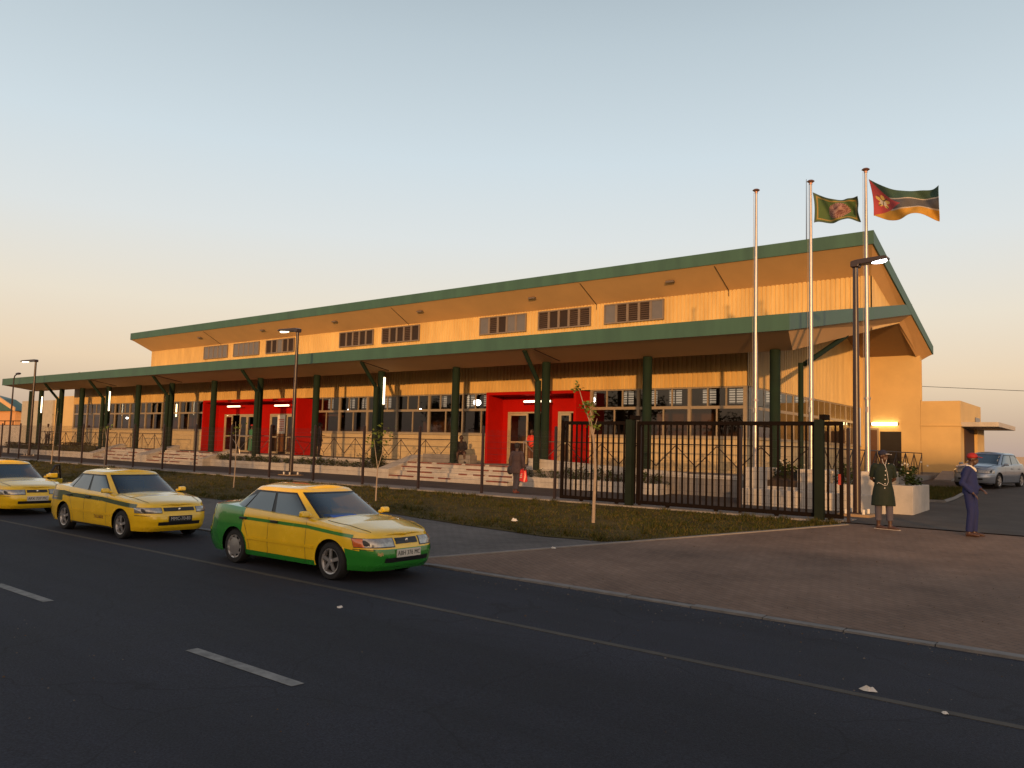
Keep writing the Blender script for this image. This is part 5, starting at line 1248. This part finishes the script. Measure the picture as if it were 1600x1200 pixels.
shrub('flowering bush in the planter between the middle and right flagpole plinths', -7.155, 25.02, .70, .9, .7, .76, 620, leaf_d, None, 92, 10)
shrub('daisy bush with white flowers in the corner planter behind the man in green', -5.625, 25.29, .74, .7, 1.5, .65, 620, leaf_d, None, 93, 12)
def sapling(label, x, y, pts, branches, clumps, seed, r0=.030, lm=None, size=(.07, .15), n=26):
    z = plane_z(y); rn = random.Random(seed); t = thing('sapling', label, 'sapling', (x, y, z), 'young trees on the grass verge', local=True)
    m = MB(); k = len(pts); m.tube(pts, [lerp(r0, r0*.55, i/(k-1)) for i in range(k)], 8)
    m.build('trunk', bark, t, smooth=True)
    for bp in branches: m = MB(); m.tube(bp, [lerp(r0*.55, .006, i/(len(bp)-1)) for i in range(len(bp))], 6); m.build('branch', bark, t, smooth=True)
    m = MB()
    for cx, cz, cr_ in clumps: leaves(m, [(cx+rn.gauss(0, cr_), rn.gauss(0, cr_), cz+rn.gauss(0, cr_)) for _ in range(n)], size[0], size[1], rn, .36)
    m.build('crown', lm or leaf_y, t)
sapling('taller young tree with a pale leaning trunk and few leaves before the black gate', -10.54, 16.37, [(0, 0, -.05), (.01, 0, .5), (.03, 0, 1.2), (.0, 0, 1.75), (-.06, 0, 2.1)],
        [[(-.06, 0, 2.08), (-.2, .02, 2.5), (-.42, .05, 2.95), (-.55, .05, 3.32)], [(-.03, 0, 2.0), (-.10, -.03, 2.45), (-.12, -.05, 2.9)], [(-.06, 0, 2.1), (.02, .05, 2.5)]],
        [(-.55, 3.25, .06), (-.14, 2.80, .08), (-.10, 2.60, .07), (-.02, 2.30, .07), (-.30, 2.8, .05)], 3, r0=.045)
sapling('young tree with a forked pale stem in front of the planter shrubs', -18.48, 16.59, [(0, 0, -.05), (.01, 0, .6), (.03, 0, 1.0)],
        [[(.03, 0, .98), (-.10, .02, 1.4), (-.22, .03, 1.85)], [(.03, 0, .98), (.16, .02, 1.4), (.34, .02, 1.9)]], [(-.05, 2.08, .12), (.42, 2.05, .13), (-.25, 1.8, .08), (.2, 1.75, .08)], 4, r0=.026)
sapling('thin young tree with sparse leaves in front of the large left red doorway', -26.16, 16.63, [(0, 0, -.05), (.03, 0, .8), (.02, 0, 1.4)], [[(.02, 0, 1.4), (-.05, 0, 1.9), (-.1, 0, 2.4)], [(.02, 0, 1.4), (.2, 0, 1.9), (.3, 0, 2.3)]], [(.1, 2.3, .16), (-.05, 2.0, .12)], 5, r0=.022, n=14)
sapling('bare thin pale young tree between the two left taxis', -47.58, 18.9, [(0, 0, -.05), (.1, 0, 1.2), (.25, 0, 2.4)], [[(.25, 0, 2.4), (.35, 0, 3.1)]], [(.3, 2.8, .1)], 6, r0=.035, n=6)
sapling('thin young tree with a few leaves behind the roof of the striped taxi', -37.6, 17.2, [(0, 0, -.05), (.02, 0, 1.0), (.05, 0, 1.6)], [[(.05, 0, 1.6), (-.2, 0, 2.1)], [(.05, 0, 1.6), (.1, 0, 2.2)]], [(-.25, 2.0, .12), (.1, 2.1, .1)], 7, r0=.024, n=14)
# short grass on the verge and in the bed by the annex: nobody could count the blades
def grass(name, n, area, seed, hmin, hmax, mats, dens):
    rn = random.Random(seed); m = MB(); k = 0
    while k < n:
        p = area(rn)
        if p is None or rn.random() > dens(p[0], p[1]): continue
        x, y, z = p; h = rn.uniform(hmin, hmax); a = rn.uniform(0, 6.283); w_ = .012; dx, dy = math.cos(a)*w_, math.sin(a)*w_; lx, ly = rn.gauss(0, .5)*h, rn.gauss(0, .5)*h
        m.add([(x-dx, y-dy, z-.005), (x+dx, y+dy, z-.005), (x+lx, y+ly, z+h)], [(0, 1, 2)], 0 if rn.random() < .6 else (1 if rn.random() < .7 else 2)); k += 1
    return tag(m.build(name, mats), kind='stuff')
gm = [leafmat('grass_green', (.045, .048, .010)), leafmat('grass_dry', (.085, .064, .022)), leafmat('grass_dark', (.024, .032, .009))]
def nse(x, y): return .5+.25*math.sin(x*1.3+2.1*math.sin(y*1.1))+.25*math.sin(y*2.3+x*.6+1.7*math.sin(x*.7))
def verge_area(rn):
    x = -5.9-80*rn.random()**1.9; y = rn.uniform(13.8, 19.5)
    e = interp(edge_y, x) if x < edge_y[-1][0] else 14.9
    if y < e+.02+.12*math.sin(x*3.1) or x > bx_of(y)-.08: return None
    return x, y, plane_z(y)+.012
grass('verge_grass', 60000, verge_area, 8, .02, .06, gm, lambda x, y: .12+.88*max(0, nse(x, y)-.12)+.2*nse(x*5, y*6))
rn_t = random.Random(31); TU = []
while len(TU) < 420:
    p = verge_area(rn_t)
    if p and (p[1] > 19.0 or rn_t.random() < .22 or p[1] < 14.6): TU.append(p)
def tuft_area(rn):
    x, y, z = rn.choice(TU); return x+rn.gauss(0, .07), y+rn.gauss(0, .06), z
grass('grass_tufts', 13000, tuft_area, 12, .05, .15, gm, lambda x, y: 1)
def bed_z(y): return gz(y)+.05
b = MB(); b.add([(-8.6, 29.6, bed_z(29.6)), (-5.5, 29.6, bed_z(29.6)), (-5.5, 30.5, bed_z(30.5)), (-5.9, 36.8, bed_z(36.8)), (-8.6, 36.8, bed_z(36.8))], [(0,1,2,3,4)]); structure(b.build('bed_soil', soil))
b = MB(); b.tube([(-5.45, 29.5, gz(29.5)+.03), (-5.45, 31, gz(31)+.03), (-5.85, 36.9, gz(36.9)+.03)], [(.07, .07)]*3, 4); b.box(-8.6, -5.45, 29.47, 29.6, .1, .24); structure(b.build('bed_kerb', kerbm))
grass('bed_grass', 9000, lambda rn: (lambda x, y: (x, y, bed_z(y)))(rn.uniform(-8.5, -5.6), rn.uniform(29.7, 36.6)), 9, .05, .16, gm, lambda x, y: .4+.6*nse(x*2, y*2))

# ------------------------------------------------------------------ behind the camera: wall and house added for their shade; trees the windows mirror
t = thing('shade_wall', 'long plain wall added out of view behind the camera to shade the road', 'wall', (0, -10, -.6))
b = MB(); b.box(-70, 70, -10.2, -9.9, -.7, 2.85); b.build('wall', plaster, t)
b = MB(); b.box(-70, 70, -10.25, -9.85, 2.85, 2.95); b.build('coping', white_conc, t)
t = thing('shade_house', 'plain tall house added out of view behind the camera to shade the annex', 'house', (47, -36, -.6))  # added unseen block, its height set to shade the foot of the annex
b = MB(); b.box(41, 66, -44, -34, -.7, 11.7); b.build('wall', plaster, t); b = MB(); b.prism([(40.5, -44.5, 11.7), (40.5, -33.5, 11.7), (40.5, -39, 12.3)], (26.5, 0, 0)); b.build('roof', rooftop, t)
crown_m = leafmat('tree_leaf', (.040, .060, .018))
def big_tree(label, x, y, h, w_, seed, n=2600):
    rn = random.Random(seed); t = thing('tree', label, 'tree', (x, y, -.6), 'trees across the road', local=True); m = MB()
    m.tube([(0, 0, 0), (.1, 0, h*.25), (0, .1, h*.5), (.1, 0, h*.8)], [.22, .17, .12, .04], 8)
    cl_ = []
    for k in range(16):
        a, e = rn.uniform(0, 6.28), rn.uniform(.35, .95); c = V(math.cos(a)*w_*rn.uniform(.2, .5)*(1.2-e*.6), math.sin(a)*w_*rn.uniform(.2, .5), h*e); cl_.append((c, rn.uniform(.10, .2)*w_)); m.tube([(0, 0, h*max(.22, e*.55)), c], [.07, .02], 5)
    m.build('trunk', mat('tree_bark', (.08, .06, .045), .9), t)
    m = MB(); leaves(m, [c+V(rn.gauss(0, r_*.55), rn.gauss(0, r_*.55), rn.gauss(0, r_*.45)) for c, r_ in [rn.choice(cl_) for _ in range(n)]], .25, .45, rn, .5); m.build('crown', crown_m, t); return t
tr = [big_tree('leafy tree in the row across the road, behind the camera', -20, -30, 7.6, 6.5, 1), big_tree('leafy tree in the row across the road, behind the camera', -2, -34, 8.2, 7, 2)]
for k, (x, y, s_) in enumerate(((-9, -28, .8), (-32, -31, 1.05), (-41, -34, .9), (-52, -30, 1.1), (-64, -33, 1.0), (10, -36, .9), (-75, -30, .95), (-88, -33, 1.1))):
    c = copy_tree(tr[k % 2]); c.location = (x, y, -.6); c.scale = (s_, s_, s_); c.rotation_euler = (0, 0, k*1.3)

# grit and dry leaves lying along the road edge and on the forecourt
rn = random.Random(77); m = MB()
for k in range(2600):
    if k < 900: x, y = rn.uniform(-45, 3), 10.2-abs(rn.gauss(0, .35)); z = -.548
    elif k < 2000: x, y = rn.uniform(-9, 6), rn.uniform(10.6, 19.5); z = plane_z(y)+.002
    else: x, y = rn.uniform(-14, 3), rn.uniform(2, 10); z = -.53 if y < 4 else -.545
    if k >= 900 and k < 2000 and x < bx_of(y)+.1: continue
    s_ = rn.uniform(.004, .013)*(1.6 if rn.random() < .08 else 1); a = rn.uniform(0, 6.28)
    m.add([(x+s_*math.cos(a+q*2.09), y+s_*math.sin(a+q*2.09), z) for q in range(3)]+[(x, y, z+s_*.8)], [(0, 1, 3), (1, 2, 3), (2, 0, 3)], 0 if rn.random() < .6 else 1)
tag(m.build('grit', [mat('grit_stone', (.13, .11, .09), .9, var=.4, scale=20), mat('dry_leaf_bits', (.085, .05, .022), .9, var=.3, scale=20)]), kind='stuff')
# ------------------------------------------------------------------ tidy
for o in bpy.data.objects:
    if '_local' in o: del o['_local']
